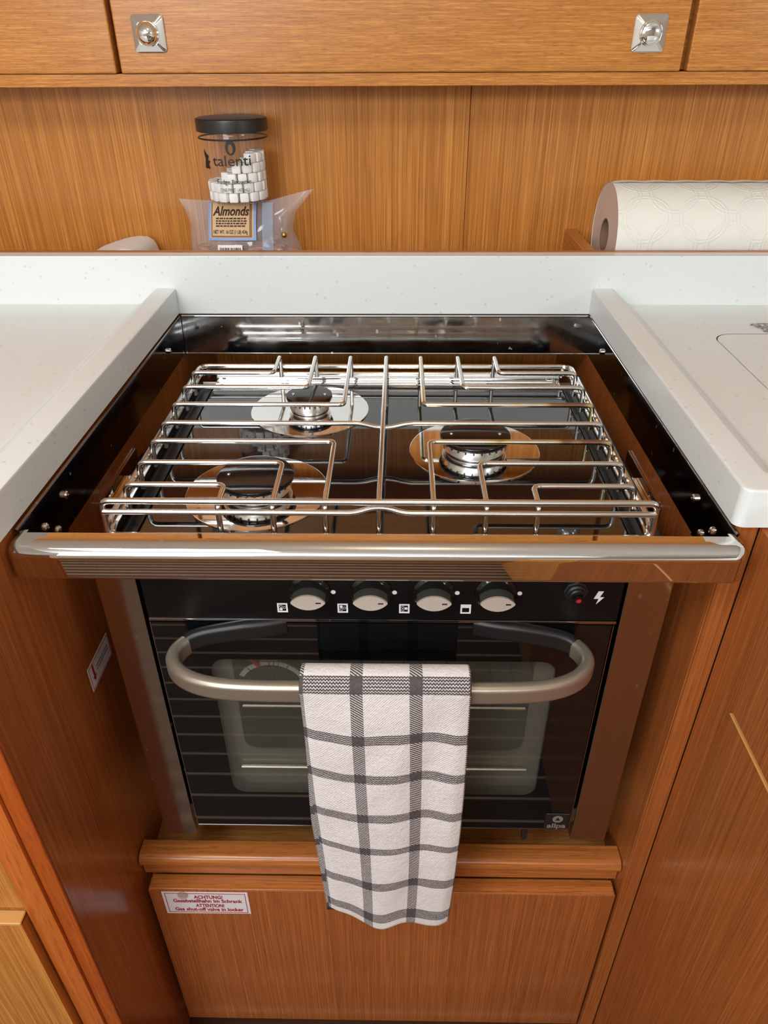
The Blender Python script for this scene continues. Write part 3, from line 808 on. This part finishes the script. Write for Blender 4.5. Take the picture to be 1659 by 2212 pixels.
obj('back_panel', bx(-0.236, 0.244, 0.4005, 0.4060, 0.470, 0.8400), SATIN, ck)
def burner(cx_, cy_, rd, rr_, rc2, label):
    z0 = 0.8534
    d = obj('burner', lathe(nb(), [(rr_ * .86, z0), (rr_ * .86, z0 + 0.0048), (rr_ * .98, z0 + 0.0056), (rr_, z0 + 0.0066), (rr_, z0 + 0.0140), (rr_ * 1.0, z0 + 0.0150), (rr_ * .90, z0 + 0.0152)], (cx_, cy_, 0), 'Z', 56), RING, ck, label=label)
    obj('burner_plate', lathe(nb(), [(rd, z0 - 0.0001), (rd, z0 + 0.0008), (rd - .0008, z0 + 0.0011), (rr_ * .92, z0 + 0.0011), (rr_ * .92, z0 - 0.0001)], (cx_, cy_, 0), 'Z', 72, cap=False), DISC, d, label='round mirror steel plate')
    bm = nb()
    n_ = 26
    for i in range(n_):
        a = 2 * PI * i / n_; t = bx(-.0007, .0007, -.0013, .0010, z0 + 0.0122, z0 + 0.0153)
        bmesh.ops.transform(t, matrix=Matrix.Translation((cx_ + rr_ * math.cos(a), cy_ + rr_ * math.sin(a), 0)) @ Matrix.Rotation(a - PI / 2, 4, 'Z'), verts=t.verts)
        merge(bm, t)
    obj('flame_port', bm, INK, d, kind='stuff')
    obj('burner_cap', lathe(nb(), [(rc2 * .9, z0 + 0.0152), (rc2 * .985, z0 + 0.0156), (rc2, z0 + 0.0168), (rc2, z0 + 0.0186), (rc2 * .985, z0 + 0.0196), (rc2 * .94, z0 + 0.0200), (rc2 * .5, z0 + 0.0206), (0, z0 + 0.0207)], (cx_, cy_, 0), 'Z', 64), ENAMEL, d, label='black enamel cap')
    for s in (-1, 1):
        obj('cap_screw', lathe(nb(), [(0.0018, z0 + 0.0203), (0.0018, z0 + 0.0209), (0.0014, z0 + 0.0214), (0.0007, z0 + 0.0214), (0.0006, z0 + 0.0209), (0.0, z0 + 0.0209)], (cx_ + s * rc2 * .68, cy_ - .002, 0), 'Z', 16), CHROME, d)
burner(-0.1178, 0.1370, 0.0682, 0.0335, 0.0368, 'large burner at the hob front')
burner(-0.0855, 0.3200, 0.0685, 0.0240, 0.0268, 'small burner at the hob rear')
burner(0.0980, 0.2220, 0.0682, 0.0337, 0.0368, 'large burner at the right of the hob')

# pan grid
ZG = 0.8885; RW = 0.0026
gr = obj('pan_grid', nb(), ROD, ck, label='bent stainless wire pan grid')
bm = nb()
for z_, e in ((0.8740, 0.0), (0.8640, 0.0)):
    tube(bm, fillet([(-0.2310, 0.0570, z_ - .004), (-0.2310, 0.0640, z_), (-0.2310, 0.4035, z_), (0.2318, 0.4035, z_), (0.2318, 0.0640, z_), (0.2318, 0.0570, z_ - .004)], 0.012), RW * 1.1, 10)
tube(bm, fillet([(-0.2310, 0.0640, 0.8640), (-0.2310, 0.0525, 0.8610), (0.2318, 0.0525, 0.8610), (0.2318, 0.0640, 0.8640)], 0.006), RW, 10)
for x_ in (-0.2310, 0.2318):
    tube(bm, [(x_ * .96, 0.4035, 0.8740), (x_ * .96, 0.4035, 0.8600)], RW, 8)
gr_rails = obj('grid_rail', bm, ROD, gr)
xl, xr = -0.2256, 0.2258
rows = [0.0914, 0.1317, 0.1744, 0.2143, 0.2593, 0.3051, 0.3470]
# fiddle bar in front with legs
tube_f = fillet([(-0.2335, 0.0545, 0.8590), (-0.2335, 0.0545, 0.8945), (0.2345, 0.0545, 0.8945), (0.2345, 0.0545, 0.8590)], 0.008)
obj('grid_wire', tube(nb(), tube_f, RW * 1.12, 12), ROD, gr)
lowb = [(-0.2325, 0.0530, 0.8845), (-0.019, 0.0530, 0.8845), (-0.004, 0.0560, 0.8880), (0.008, 0.0560, 0.8880), (0.023, 0.0530, 0.8845), (0.2335, 0.0530, 0.8845)]
obj('grid_wire', tube(nb(), fillet(lowb, 0.006), RW, 12), ROD, gr)
def wire(pts, mat=ROD, r=0.0075):
    obj('grid_wire', tube(nb(), fillet(pts, r), RW, 12), mat, gr)
fw = {(-1, 0): -0.1362, (-1, 1): -0.0898, (-1, 2): -0.0447, (1, 2): 0.0478, (1, 1): 0.0927, (1, 0): 0.1365}
bw = {(-1, 6): -0.1290, (-1, 5): -0.0845, (-1, 4): -0.0410, (1, 4): 0.0452, (1, 5): 0.0906, (1, 6): 0.1355}
for s, x_ in ((-1, xl), (1, xr)):
    for i in (0, 1, 2):
        f_ = fw[(s, i)]
        hot = (s == 1 and i == 2)
        wire([(x_, rows[i], 0.8600), (x_, rows[i], ZG), (f_, rows[i], ZG), (f_, 0.0590, ZG), (f_, 0.0590, 0.8600)], ROD_HOT if hot else ROD)
    for i in (4, 5, 6):
        f_ = bw[(s, i)]
        hot = (s == 1 and i == 4)
        wire([(x_, rows[i], 0.8600), (x_, rows[i], ZG), (f_, rows[i], ZG), (f_, 0.3985, ZG), (f_, 0.3985, 0.8620)], ROD_HOT if hot else ROD, 0.006)
wire([(xl, rows[3], 0.8600), (xl, rows[3], ZG), (-0.022, rows[3], ZG), (-0.004, rows[3], ZG - .0048), (0.010, rows[3], ZG - .0048), (0.028, rows[3], ZG), (xr, rows[3], ZG), (xr, rows[3], 0.8600)])
wire([(0.0012, 0.0590, 0.8600), (0.0012, 0.0590, ZG + .0008), (0.0030, 0.3985, ZG + .0008), (0.0030, 0.3985, 0.8620)])

# gimbal brackets on the recess walls
for s, lab in ((-1, 'small steel gimbal bracket on the left wall of the recess'), (1, 'small steel gimbal bracket on the right wall of the recess')):
    X = (lambda d: -0.2850 + d) if s < 0 else (lambda d: 0.2803 - d)
    gb = thing('gimbal_bracket', lab, 'bracket', (X(0), 0.215, 0.80))
    def bxs(d0, d1, *r, **k):
        a, b = sorted((X(d0), X(d1))); return bx(a, b, *r, **k)
    obj('base_plate', bxs(0.0, 0.0025, 0.165, 0.275, 0.790, 0.826, bev=0.0006, seg=1), STEEL, gb)
    obj('arm', bxs(0.0025, 0.016, 0.175, 0.232, 0.812, 0.8150, bev=0.0005, seg=1), STEEL, gb)
    b2 = bxs(0.012, 0.0165, 0.212, 0.262, 0.815, 0.8270, bev=0.0008, seg=1); obj('latch_plate', b2, STEEL, gb)
    sg = 1 if s < 0 else -1
    obj('nut', lathe(nb(), [(0.0070, 0), (0.0070, sg * 0.0065), (0.0062, sg * 0.0075), (0.0035, sg * 0.0075), (0.0030, sg * 0.012), (0.0, sg * 0.0125)], (X(0.0165), 0.232, 0.8205), 'X', 6), STEEL_D, gb, smooth=20)
    obj('pivot_pin', tube(nb(), [(X(0.0165), 0.200, 0.812), (X(0.046), 0.200, 0.812)], 0.0035, 10), STEEL, gb)

# ================================================================== TEA TOWEL
bm = nb(); uvl = bm.loops.layers.uv.new('UVMap')
pathT = []
yb_, yf_ = -0.0225, -0.0492
zt_ = 0.7800
for i in range(24): pathT.append((yb_, 0.500 + (zt_ - 0.500) * i / 23))
for i in range(1, 10):
    a = PI * i / 10
    pathT.append(((yb_ + yf_) / 2 + (yb_ - yf_) / 2 * math.cos(a), zt_ + 0.0085 * math.sin(a)))
for i in range(64): pathT.append((yf_, zt_ + (0.4190 - zt_) * i / 63))
ntp = len(pathT); nu = 48
# V coordinate = height equivalent along the cloth, measured from the front
Vs = [0.0] * ntp
Vs[-1] = 0.4190
for i in range(ntp - 2, -1, -1):
    Vs[i] = Vs[i + 1] + math.dist(pathT[i], pathT[i + 1])
grid = []
for i, (y, z) in enumerate(pathT):
    row = []
    v = Vs[i]; frontside = i >= 33; drop = max(0.0, zt_ - z)
    for j in range(nu + 1):
        s = j / nu; x0 = -0.0618 + 0.1392 * s
        kk = min(1.0, drop / 0.36) if frontside else min(1, drop / 0.3)
        xl_ = -0.0618 + 0.0070 * kk - 0.0015 * math.sin(kk * 5); xr_ = 0.0774 + 0.0025 * math.sin(kk * 3.0) - 0.0035 * kk ** 3
        if not frontside: xl_ -= 0.0045 * kk; xr_ -= 0.004 * kk
        x = xl_ + (xr_ - xl_) * s
        yy_, zz_ = y, z
        if frontside:
            wv = math.sin(s * 9.0 + 0.6) * 0.0020 + math.sin(s * 17 + drop * 9) * 0.0008
            yy_ += wv * min(1, drop / 0.06) - 0.0035 * kk * math.sin(s * PI) + 0.006 * kk
            yy_ += 0.0035 * max(0, abs(2 * s - 1) - 0.86) / 0.14 * min(1, drop / 0.02)
            zz_ += (math.sin(s * 8.2 + 2.2) * 0.0022 - 0.0028 * (s - 0.5)) * min(1, drop / 0.05)
            zz_ += kk ** 4 * (0.018 * max(0, 0.45 - s) / 0.45 + 0.0045 * math.sin(s * 13))
            zz_ += noise.noise(Vector((x * 60, z * 40, 1.0))) * 0.0007; yy_ += noise.noise(Vector((x * 35, z * 22, 4.0))) * 0.0016 * min(1, drop / 0.05)
        else:
            yy_ += math.sin(s * 7) * 0.0014 * min(1, drop / 0.06)
        row.append((bm.verts.new((x, yy_, zz_)), x0, v))
    grid.append(row)
for i in range(ntp - 1):
    for j in range(nu):
        q = (grid[i][j], grid[i][j + 1], grid[i + 1][j + 1], grid[i + 1][j])
        f = bm.faces.new([a[0] for a in q])
        for l, a in zip(f.loops, q): l[uvl].uv = (a[1], a[2])
tw = thing('tea_towel', 'white tea towel with grey windowpane check hung over the oven handle', 'towel', (0.008, -0.036, 0.42))
to = obj('cloth', bm, TOWEL, tw, smooth=80)
md_ = to.modifiers.new('thick', 'SOLIDIFY'); md_.thickness = 0.0034; md_.offset = 0.0
sb_ = to.modifiers.new('sub', 'SUBSURF'); sb_.levels = 1; sb_.render_levels = 1
# second fold showing at the left edge
bm = nb(); uvl = bm.loops.layers.uv.new('UVMap')
g2 = []
for i in range(40):
    z = 0.760 - 0.325 * i / 39; kk = (0.760 - z) / 0.33; row = []
    for j in range(9):
        s = j / 8; x = -0.0640 + 0.0062 * kk + 0.0020 * math.sin(kk * 7.5 + 1) + 0.030 * s
        row.append((bm.verts.new((x, -0.0425 + 0.0035 * kk + 0.001 * math.sin(z * 60), z)), -0.070 + 0.032 * s, z))
    g2.append(row)
for i in range(39):
    for j in range(8):
        q = (g2[i][j], g2[i][j + 1], g2[i + 1][j + 1], g2[i + 1][j])
        f = bm.faces.new([a[0] for a in q])
        for l, a in zip(f.loops, q): l[uvl].uv = (a[1], a[2])
to2 = obj('under_fold', bm, TOWEL, tw, smooth=80)
md_ = to2.modifiers.new('thick', 'SOLIDIFY'); md_.thickness = 0.0026; md_.offset = 0.0

# ================================================================== ON THE SHELF
# bag of almonds
bg_ = thing('almond_bag', 'clear plastic bag of almonds with a tan and blue label', 'bag', (-0.205, 0.645, 0.912))
def interp(t, pts):
    for (a, va), (b, vb) in zip(pts, pts[1:]):
        if t <= b: return va + (vb - va) * (t - a) / (b - a)
    return pts[-1][1]
ZB = 0.9125
def bag_pt(s, t, side):
    xl_ = interp(t, [(0, -0.284), (.35, -0.2900), (.7, -0.2835), (.86, -0.287), (1, -0.2950)])
    xr_ = interp(t, [(0, -0.121), (.35, -0.1225), (.62, -0.1360), (.8, -0.130), (1, -0.1030)])
    x = xl_ + (xr_ - xl_) * (s * .5 + .5)
    zt = interp(x, [(-0.30, 1.0275), (-0.25, 1.0250), (-0.20, 1.0235), (-0.165, 1.0250), (-0.13, 1.034), (-0.10, 1.0405)])
    z = ZB + (zt - ZB) * t
    d = (0.040 * (1 - t ** 2.5) + 0.0030) * (max(0.0, 1 - abs(s) ** 3.5)) ** 0.6 * (min(1, t / 0.10) ** 0.5 * .35 + .65)
    wr = noise.noise(Vector((x * 55, z * 45, 2.0 + side))) * 0.0050 * (1 - abs(s) ** 4) + abs(math.sin((x + z * .7) * 130)) * 0.0022 * max(0, (s - .35))
    return Vector((x, 0.645 + side * (d + wr * (1 - t * .5)), z))
bm = nb(); nS, nT = 30, 20
for side in (-1, 1):
    g = [[bm.verts.new(bag_pt(-1 + 2 * i / nS, j / nT, side)) for i in range(nS + 1)] for j in range(nT + 1)]
    for j in range(nT):
        for i in range(nS): bm.faces.new((g[j][i], g[j][i + 1], g[j + 1][i + 1], g[j + 1][i]))
obj('film', bm, BAGFILM, bg_, smooth=60)
def bag_front(x, z, off):
    t = min(1, max(0, (z - ZB) / (1.0245 - ZB)))
    xl_ = interp(t, [(0, -0.284), (.35, -0.2900), (.7, -0.2835), (.86, -0.287), (1, -0.2950)]); xr_ = interp(t, [(0, -0.121), (.35, -0.1225), (.62, -0.1360), (.8, -0.130), (1, -0.1030)])
    s = (x - xl_) / (xr_ - xl_) * 2 - 1
    p = bag_pt(s, t, -1)
    d = (0.040 * (1 - t ** 2.5) + 0.0030) * (max(0.0, 1 - abs(s) ** 3.5)) ** 0.6
    return Vector((x, 0.645 - d - 0.0045 - off, z))
def bag_patch(x0, x1, z0, z1, off, mat, name, parent, lab=None, n_=8):
    bm = nb(); g = [[bm.verts.new(bag_front(x0 + (x1 - x0) * i / n_, z0 + (z1 - z0) * j / n_, off)) for i in range(n_ + 1)] for j in range(n_ + 1)]
    for j in range(n_):
        for i in range(n_): bm.faces.new((g[j][i], g[j][i + 1], g[j + 1][i + 1], g[j + 1][i]))
    return obj(name, bm, mat, parent, label=lab, smooth=60)
lb = bag_patch(-0.2510, -0.1835, 0.9785, 1.0240, 0.0, BLUE, 'paper_label', bg_, 'tan paper label with blue edge')
bag_patch(-0.2480, -0.1868, 0.9815, 1.0240, 0.0004, KRAFT, 'label_face', lb)
bm = nb()
for a in ((-0.2468, -0.2452, .9830, 1.0238), (-0.1930, -0.1892, .9830, 1.0238), (-0.2468, -0.1892, .9825, .9846)):
    n_ = 6; g = [[bm.verts.new(bag_front(a[0] + (a[1] - a[0]) * i / n_, a[2] + (a[3] - a[2]) * j / n_, 0.0007)) for i in range(n_ + 1)] for j in range(n_ + 1)]
    for j in range(n_):
        for i in range(n_): bm.faces.new((g[j][i], g[j][i + 1], g[j + 1][i + 1], g[j + 1][i]))
obj('label_border', bm, KRAFT_B, lb)
def on_bag(cx_, cz_): return lambda a, b, d: bag_front(cx_ + a, cz_ + b, 0.0009 + d)
bm = text_bm('Almonds', 0.0150, on_bag(-0.2190, 1.0135), 0.0002, 0.0004, 0.25, sx=0.92)
merge(bm, text_bm('NET WT. 16 OZ (1 LB) 454g', 0.0065, on_bag(-0.2195, 0.9890), 0.0002, 0.0001, sx=0.62))
rr = random.Random(5)
for z_ in (1.0230, 1.0045, 1.0015, .9985, .9955):
    a = -0.2400 if z_ < 1.01 else -0.2290
    e = -0.1990 if z_ < 1.01 else -0.2090
    while a < e:
        l = rr.uniform(.002, .005); poly(bm, [(a, z_), (a + l, z_), (a + l, z_ + .0018), (a, z_ + .0016)], lambda x, z, d: bag_front(x, z, 0.0009 + d), 0.0002); a += l + .0011
obj('lettering', bm, BROWNINK, lb, smooth=0)
bc = bag_patch(-0.2385, -0.2035, 0.9440, 0.9728, 0.0, PAPERW, 'barcode_label', bg_, 'white barcode label')
bm = nb(); a = -0.2355; rr = random.Random(9)
while a < -0.2070:
    l = rr.choice((.0006, .0010, .0016)); poly(bm, [(a, .9450), (a + l, .9450), (a + l, .9695), (a, .9695)], lambda x, z, d: bag_front(x, z, 0.0005 + d), 0.0002); a += l + rr.choice((.0007, .0012))
obj('bar', bm, INK, bc)
bag_patch(-0.1750, -0.1600, 0.9150, 1.0235, 0.0006, ZIPFILM, 'zip_strip', bg_, 'blue tinted zip strip')
bm = lathe(nb(), [(0.0, -.004), (.0032, -.003), (.0042, 0), (.0032, .003), (0.0, .004)], (0, 0, 0), 'Z', 14)
bmesh.ops.translate(bm, verts=bm.verts, vec=Vector(bag_pt(0.86, .60, -1)) + Vector((0, -.004, 0)))
obj('seal_clip', bm, plain('gold_foil', lin(190, 150, 70), 0.25, 0.9), bg_, label='small gold clip')
# almonds inside
bm = lathe(nb(), [(0, -.0118), (.0030, -.0103), (.0052, -.0060), (.0060, -.0010), (.0054, .0045), (.0032, .0092), (.0010, .0118), (0, .0122)], (0, 0, 0), 'X', 10)
for v in bm.verts: v.co.z *= 0.62
am = bpy.data.meshes.new('almond'); bm.to_mesh(am); bm.free(); am.materials.append(ALMOND); am.shade_smooth()
rr = random.Random(11)
for lay in range(8):
    for ix_ in range(6):
        for iy_ in range(4):
            z = 0.9180 + lay * 0.0088
            if lay >= 5 and ix_ < 4 and (lay > 5 or rr.random() < .5): continue
            if lay == 7 and (ix_ != 5 or iy_ == 2): continue
            if lay > 3 and ix_ == 5 and iy_ == 2: continue
            pass
            x = -0.275 + ix_ * 0.0265 + (lay % 2) * .009 + rr.uniform(-.002, .002)
            y = 0.615 + iy_ * 0.0165 + rr.uniform(-.0015, .0015)
            t_ = (z - ZB) / 0.113; xr_ = interp(t_, [(0, -0.121), (.35, -0.1225), (.62, -0.1360), (.8, -0.130), (1, -0.1030)])
            s_ = (x + 0.287) / (xr_ + 0.287) * 2 - 1; d_ = (0.040 * (1 - t_ ** 2.5) + 0.003) * max(0.0, 1 - min(1, abs(s_) + .08) ** 3.5) ** 0.6
            if x + 0.012 > xr_ or abs(y - 0.645) + 0.006 > d_: continue
            o = bpy.data.objects.new('almond', am); COL.objects.link(o); o.location = (x, y, z)
            o.rotation_euler = (rr.uniform(-.35, .35), rr.uniform(-.3, .3), rr.uniform(-.5, .5))
            o['label'] = 'brown almond inside the clear bag on the shelf'; o['category'] = 'nut'; o['group'] = 'almonds in the bag'
# jar of sugar cubes
JX, JY = -0.2085, 0.645
jr = thing('plastic_jar', 'clear plastic jar with black lid standing on the almond bag', 'jar', (JX, JY, 1.0262))
bm = lathe(nb(), [(0.0, 1.0265), (0.0405, 1.0265), (0.0432, 1.0285), (0.0437, 1.032), (0.0452, 1.098), (0.0462, 1.1065), (0.0455, 1.1090), (0.0445, 1.1110), (0.0445, 1.1150)], (JX, JY, 0), 'Z', 56, cap=False)
obj('jar_body', bm, JARPL, jr, smooth=45)
bm = lathe(nb(), [(0.0475, 1.1140), (0.0478, 1.1150), (0.0478, 1.1272), (0.0470, 1.1290), (0.0450, 1.1296), (0.0, 1.1296)], (JX, JY, 0), 'Z', 64)
lidm, lnt, lb_ = newmat('ribbed_black_lid'); nn = N(lnt)
lb_.inputs['Base Color'].default_value = (0.02, 0.017, 0.016, 1); lb_.inputs['Roughness'].default_value = 0.35
obj('lid', bm, lidm, jr, label='black screw lid')
bm = lathe(nb(), [(0.0461, 1.1050), (0.0466, 1.1054), (0.0466, 1.1068), (0.0461, 1.1072)], (JX, JY, 0), 'Z', 56, cap=False)
obj('neck_ring', bm, BLACK, jr)
def on_jar(cx_, cz_):
    def f(a, b, d):
        R_ = 0.0437 + 0.0015 * ((cz_ + b) - 1.032) / 0.066 + 0.0006 + d
        th_ = (cx_ + a) / 0.045
        return (JX + R_ * math.sin(th_), JY - R_ * math.cos(th_), cz_ + b)
    return f
bm = text_bm('talenti', 0.0185, on_jar(0.004, 1.0810), 0.0001, 0.0001, sx=1.15)
merge(bm, text_bm('Fudge Brownie', 0.0080, on_jar(0.004, 1.0557), 0.0001, 0.00005, sx=0.98))
merge(bm, text_bm('ONE PINT  (473mL)', 0.0062, on_jar(0.004, 1.0455), 0.0001, 0.0, sx=0.78))
ov = [(0.0068 * math.cos(a), 0.0092 * math.sin(a)) for a in [2 * PI * i / 24 for i in range(24)]]
ovi = [(0.0030 * math.cos(a), -0.0015 + 0.0056 * math.sin(a)) for a in [2 * PI * i / 16 for i in range(16)]]
plate(bm, ov, [ovi], on_jar(0.004, 1.0975), 0.0001)
fig = [(0.0, 0), (.0065, 0), (.0055, .006), (.0075, .009), (.0050, .011), (.0062, .0155), (.0035, .0190), (.0012, .0240), (.0005, .0170), (.0018, .012), (0.0005, .006)]
plate(bm, [(a * 1.7 - .003, b) for a, b in fig], [], on_jar(-0.0370, 1.0710), 0.0001)
obj('lettering', bm, INK, jr, smooth=0)
bm = bx(-.0058, .0058, -.0058, .0058, -.0058, .0058, 0.0012, 2)
cm = bpy.data.meshes.new('sugar_cube'); bm.to_mesh(cm); bm.free(); cm.materials.append(SUGAR); cm.shade_smooth(); cm.set_sharp_from_angle(angle=.6)
rr = random.Random(21)
for lay in range(5):
    for rad, n_ in ((0.0345, 16), (0.0205, 9), (0.0065, 2)):
        for i in range(n_):
            a = 2 * PI * (i + .5 * (lay % 2)) / n_
            x, y = rad * math.cos(a), rad * math.sin(a)
            top = 2.3 + 1.3 * math.sin(max(-1, min(1, x / .03)) * 1.4) + .9 * (x > .02) + (0.5 if abs(x) < .012 else 0)
            if lay > top: continue
            o = bpy.data.objects.new('sugar_cube', cm); COL.objects.link(o)
            o.location = (JX + x, JY + y, 1.0345 + lay * 0.0121)
            o.rotation_euler = (0, 0, a + rr.uniform(-.15, .15))
            o['label'] = 'white sugar cube inside the clear jar'; o['category'] = 'sugar cube'; o['group'] = 'sugar cubes in the jar'
# paper towel roll
RX0, RX1, RY, RZ, RR = 0.3090, 0.590, 0.6305, 0.9810, 0.0690
pr = thing('paper_towel_roll', 'white quilted paper towel roll lying on the shelf', 'paper towel', (0.45, RY, 0.912))
bm = nb(); uvl = bm.loops.layers.uv.new('UVMap'); ns_, nx_ = 64, 12
rg = []
for i in range(nx_ + 1):
    x = RX0 + (RX1 - RX0) * i / nx_
    rad = RR + noise.noise(Vector((x * 22, 3.1, 0))) * 0.0010
    rg.append([bm.verts.new((x, RY + rad * math.cos(2 * PI * k / ns_), RZ + rad * math.sin(2 * PI * k / ns_))) for k in range(ns_)])
for i in range(nx_):
    for k in range(ns_):
        k2 = (k + 1) % ns_; f = bm.faces.new((rg[i][k], rg[i][k2], rg[i + 1][k2], rg[i + 1][k]))
        for l, (ii, kk) in zip(f.loops, ((i, k), (i, k + 1), (i + 1, k + 1), (i + 1, k))):
            l[uvl].uv = ((RX1 - RX0) * ii / nx_ / 0.075, 2 * PI * RR * kk / ns_ / 0.0722)
obj('paper_sheet', bm, PAPER, pr, smooth=60)
for x in (RX0 + .0008, RX1 - .0008):
    bm = lathe(nb(), [(0.0222, x), (0.0226, x), (0.045, x + (.0012 if x < .4 else -.0012)), (0.0686, x)], (0, RY, RZ), 'X', 56, cap=False); obj('roll_end', bm, PAPEREND, pr)
bm = lathe(nb(), [(0.0205, RX0 + .001), (0.0222, RX0 + .001), (0.0222, RX1 - .001), (0.0205, RX1 - .001), (0.0205, RX0 + .001)], (0, RY, RZ), 'X', 40, cap=False)
obj('core_tube', bm, CARD, pr)
bm = nb()
g = [[bm.verts.new((RX0 + .002 + (RX1 - RX0 - .004) * i / 40, RY + (RR + .0012 + .0012 * abs(math.sin(i * .55)) * (1 if j else .3)) * math.cos(math.radians(88 + 9 * j)) * 1.0, RZ + (RR + .0012 + .0012 * abs(math.sin(i * .55))) * math.sin(math.radians(88 + 9 * j)))) for i in range(41)] for j in range(2)]
for i in range(40): bm.faces.new((g[0][i], g[0][i + 1], g[1][i + 1], g[1][i]))
obj('loose_edge', bm, PAPER, pr, smooth=60)
# folded white cloth/sponge seen over the upstand
bm = nb()
cp_ = [(-0.4440, 0.9120), (-0.4420, 0.9480), (-0.4295, 0.9545), (-0.4100, 0.9610), (-0.3900, 0.9665), (-0.3720, 0.9692), (-0.3600, 0.9680), (-0.3520, 0.9635), (-0.3480, 0.9560), (-0.3440, 0.9400), (-0.3420, 0.9120)]
plate(bm, cp_, [], XZ(0.600), 0.080)
bmesh.ops.bevel(bm, geom=[e for e in bm.edges if len(e.link_faces) == 2 and e.calc_face_angle(0) > 1.2], offset=0.006, segments=3, affect='EDGES')
nmw, wnt, wb_ = newmat('white_felt'); nn = N(wnt)
wb_.inputs['Base Color'].default_value = lin(244, 240, 235); wb_.inputs['Roughness'].default_value = 0.8
nn.bump(nn.noise(nn.coord('Object'), 180, 3), 0.3, 0.001, wb_)
obj('white_pouch', bm, nmw, label='rounded white soft object showing over the upstand, left of the almond bag', cat='pouch', smooth=50, loc=(-0.395, 0.64, 0.912))

# ================================================================== LIVING SIDE OF THE CABIN (seen only in reflections)
se = thing('settee', 'khaki upholstered settee across the cabin from the galley', 'settee', (0.2, -1.75, 0))
obj('settee_base', bx(-1.2, 1.2, -2.08, -1.55, 0.001, 0.38), WOOD_Z, se)
obj('seat_cushion', bx(-1.2, 1.2, -2.0, -1.53, 0.381, 0.50, 0.03, 3), SEAT, se)
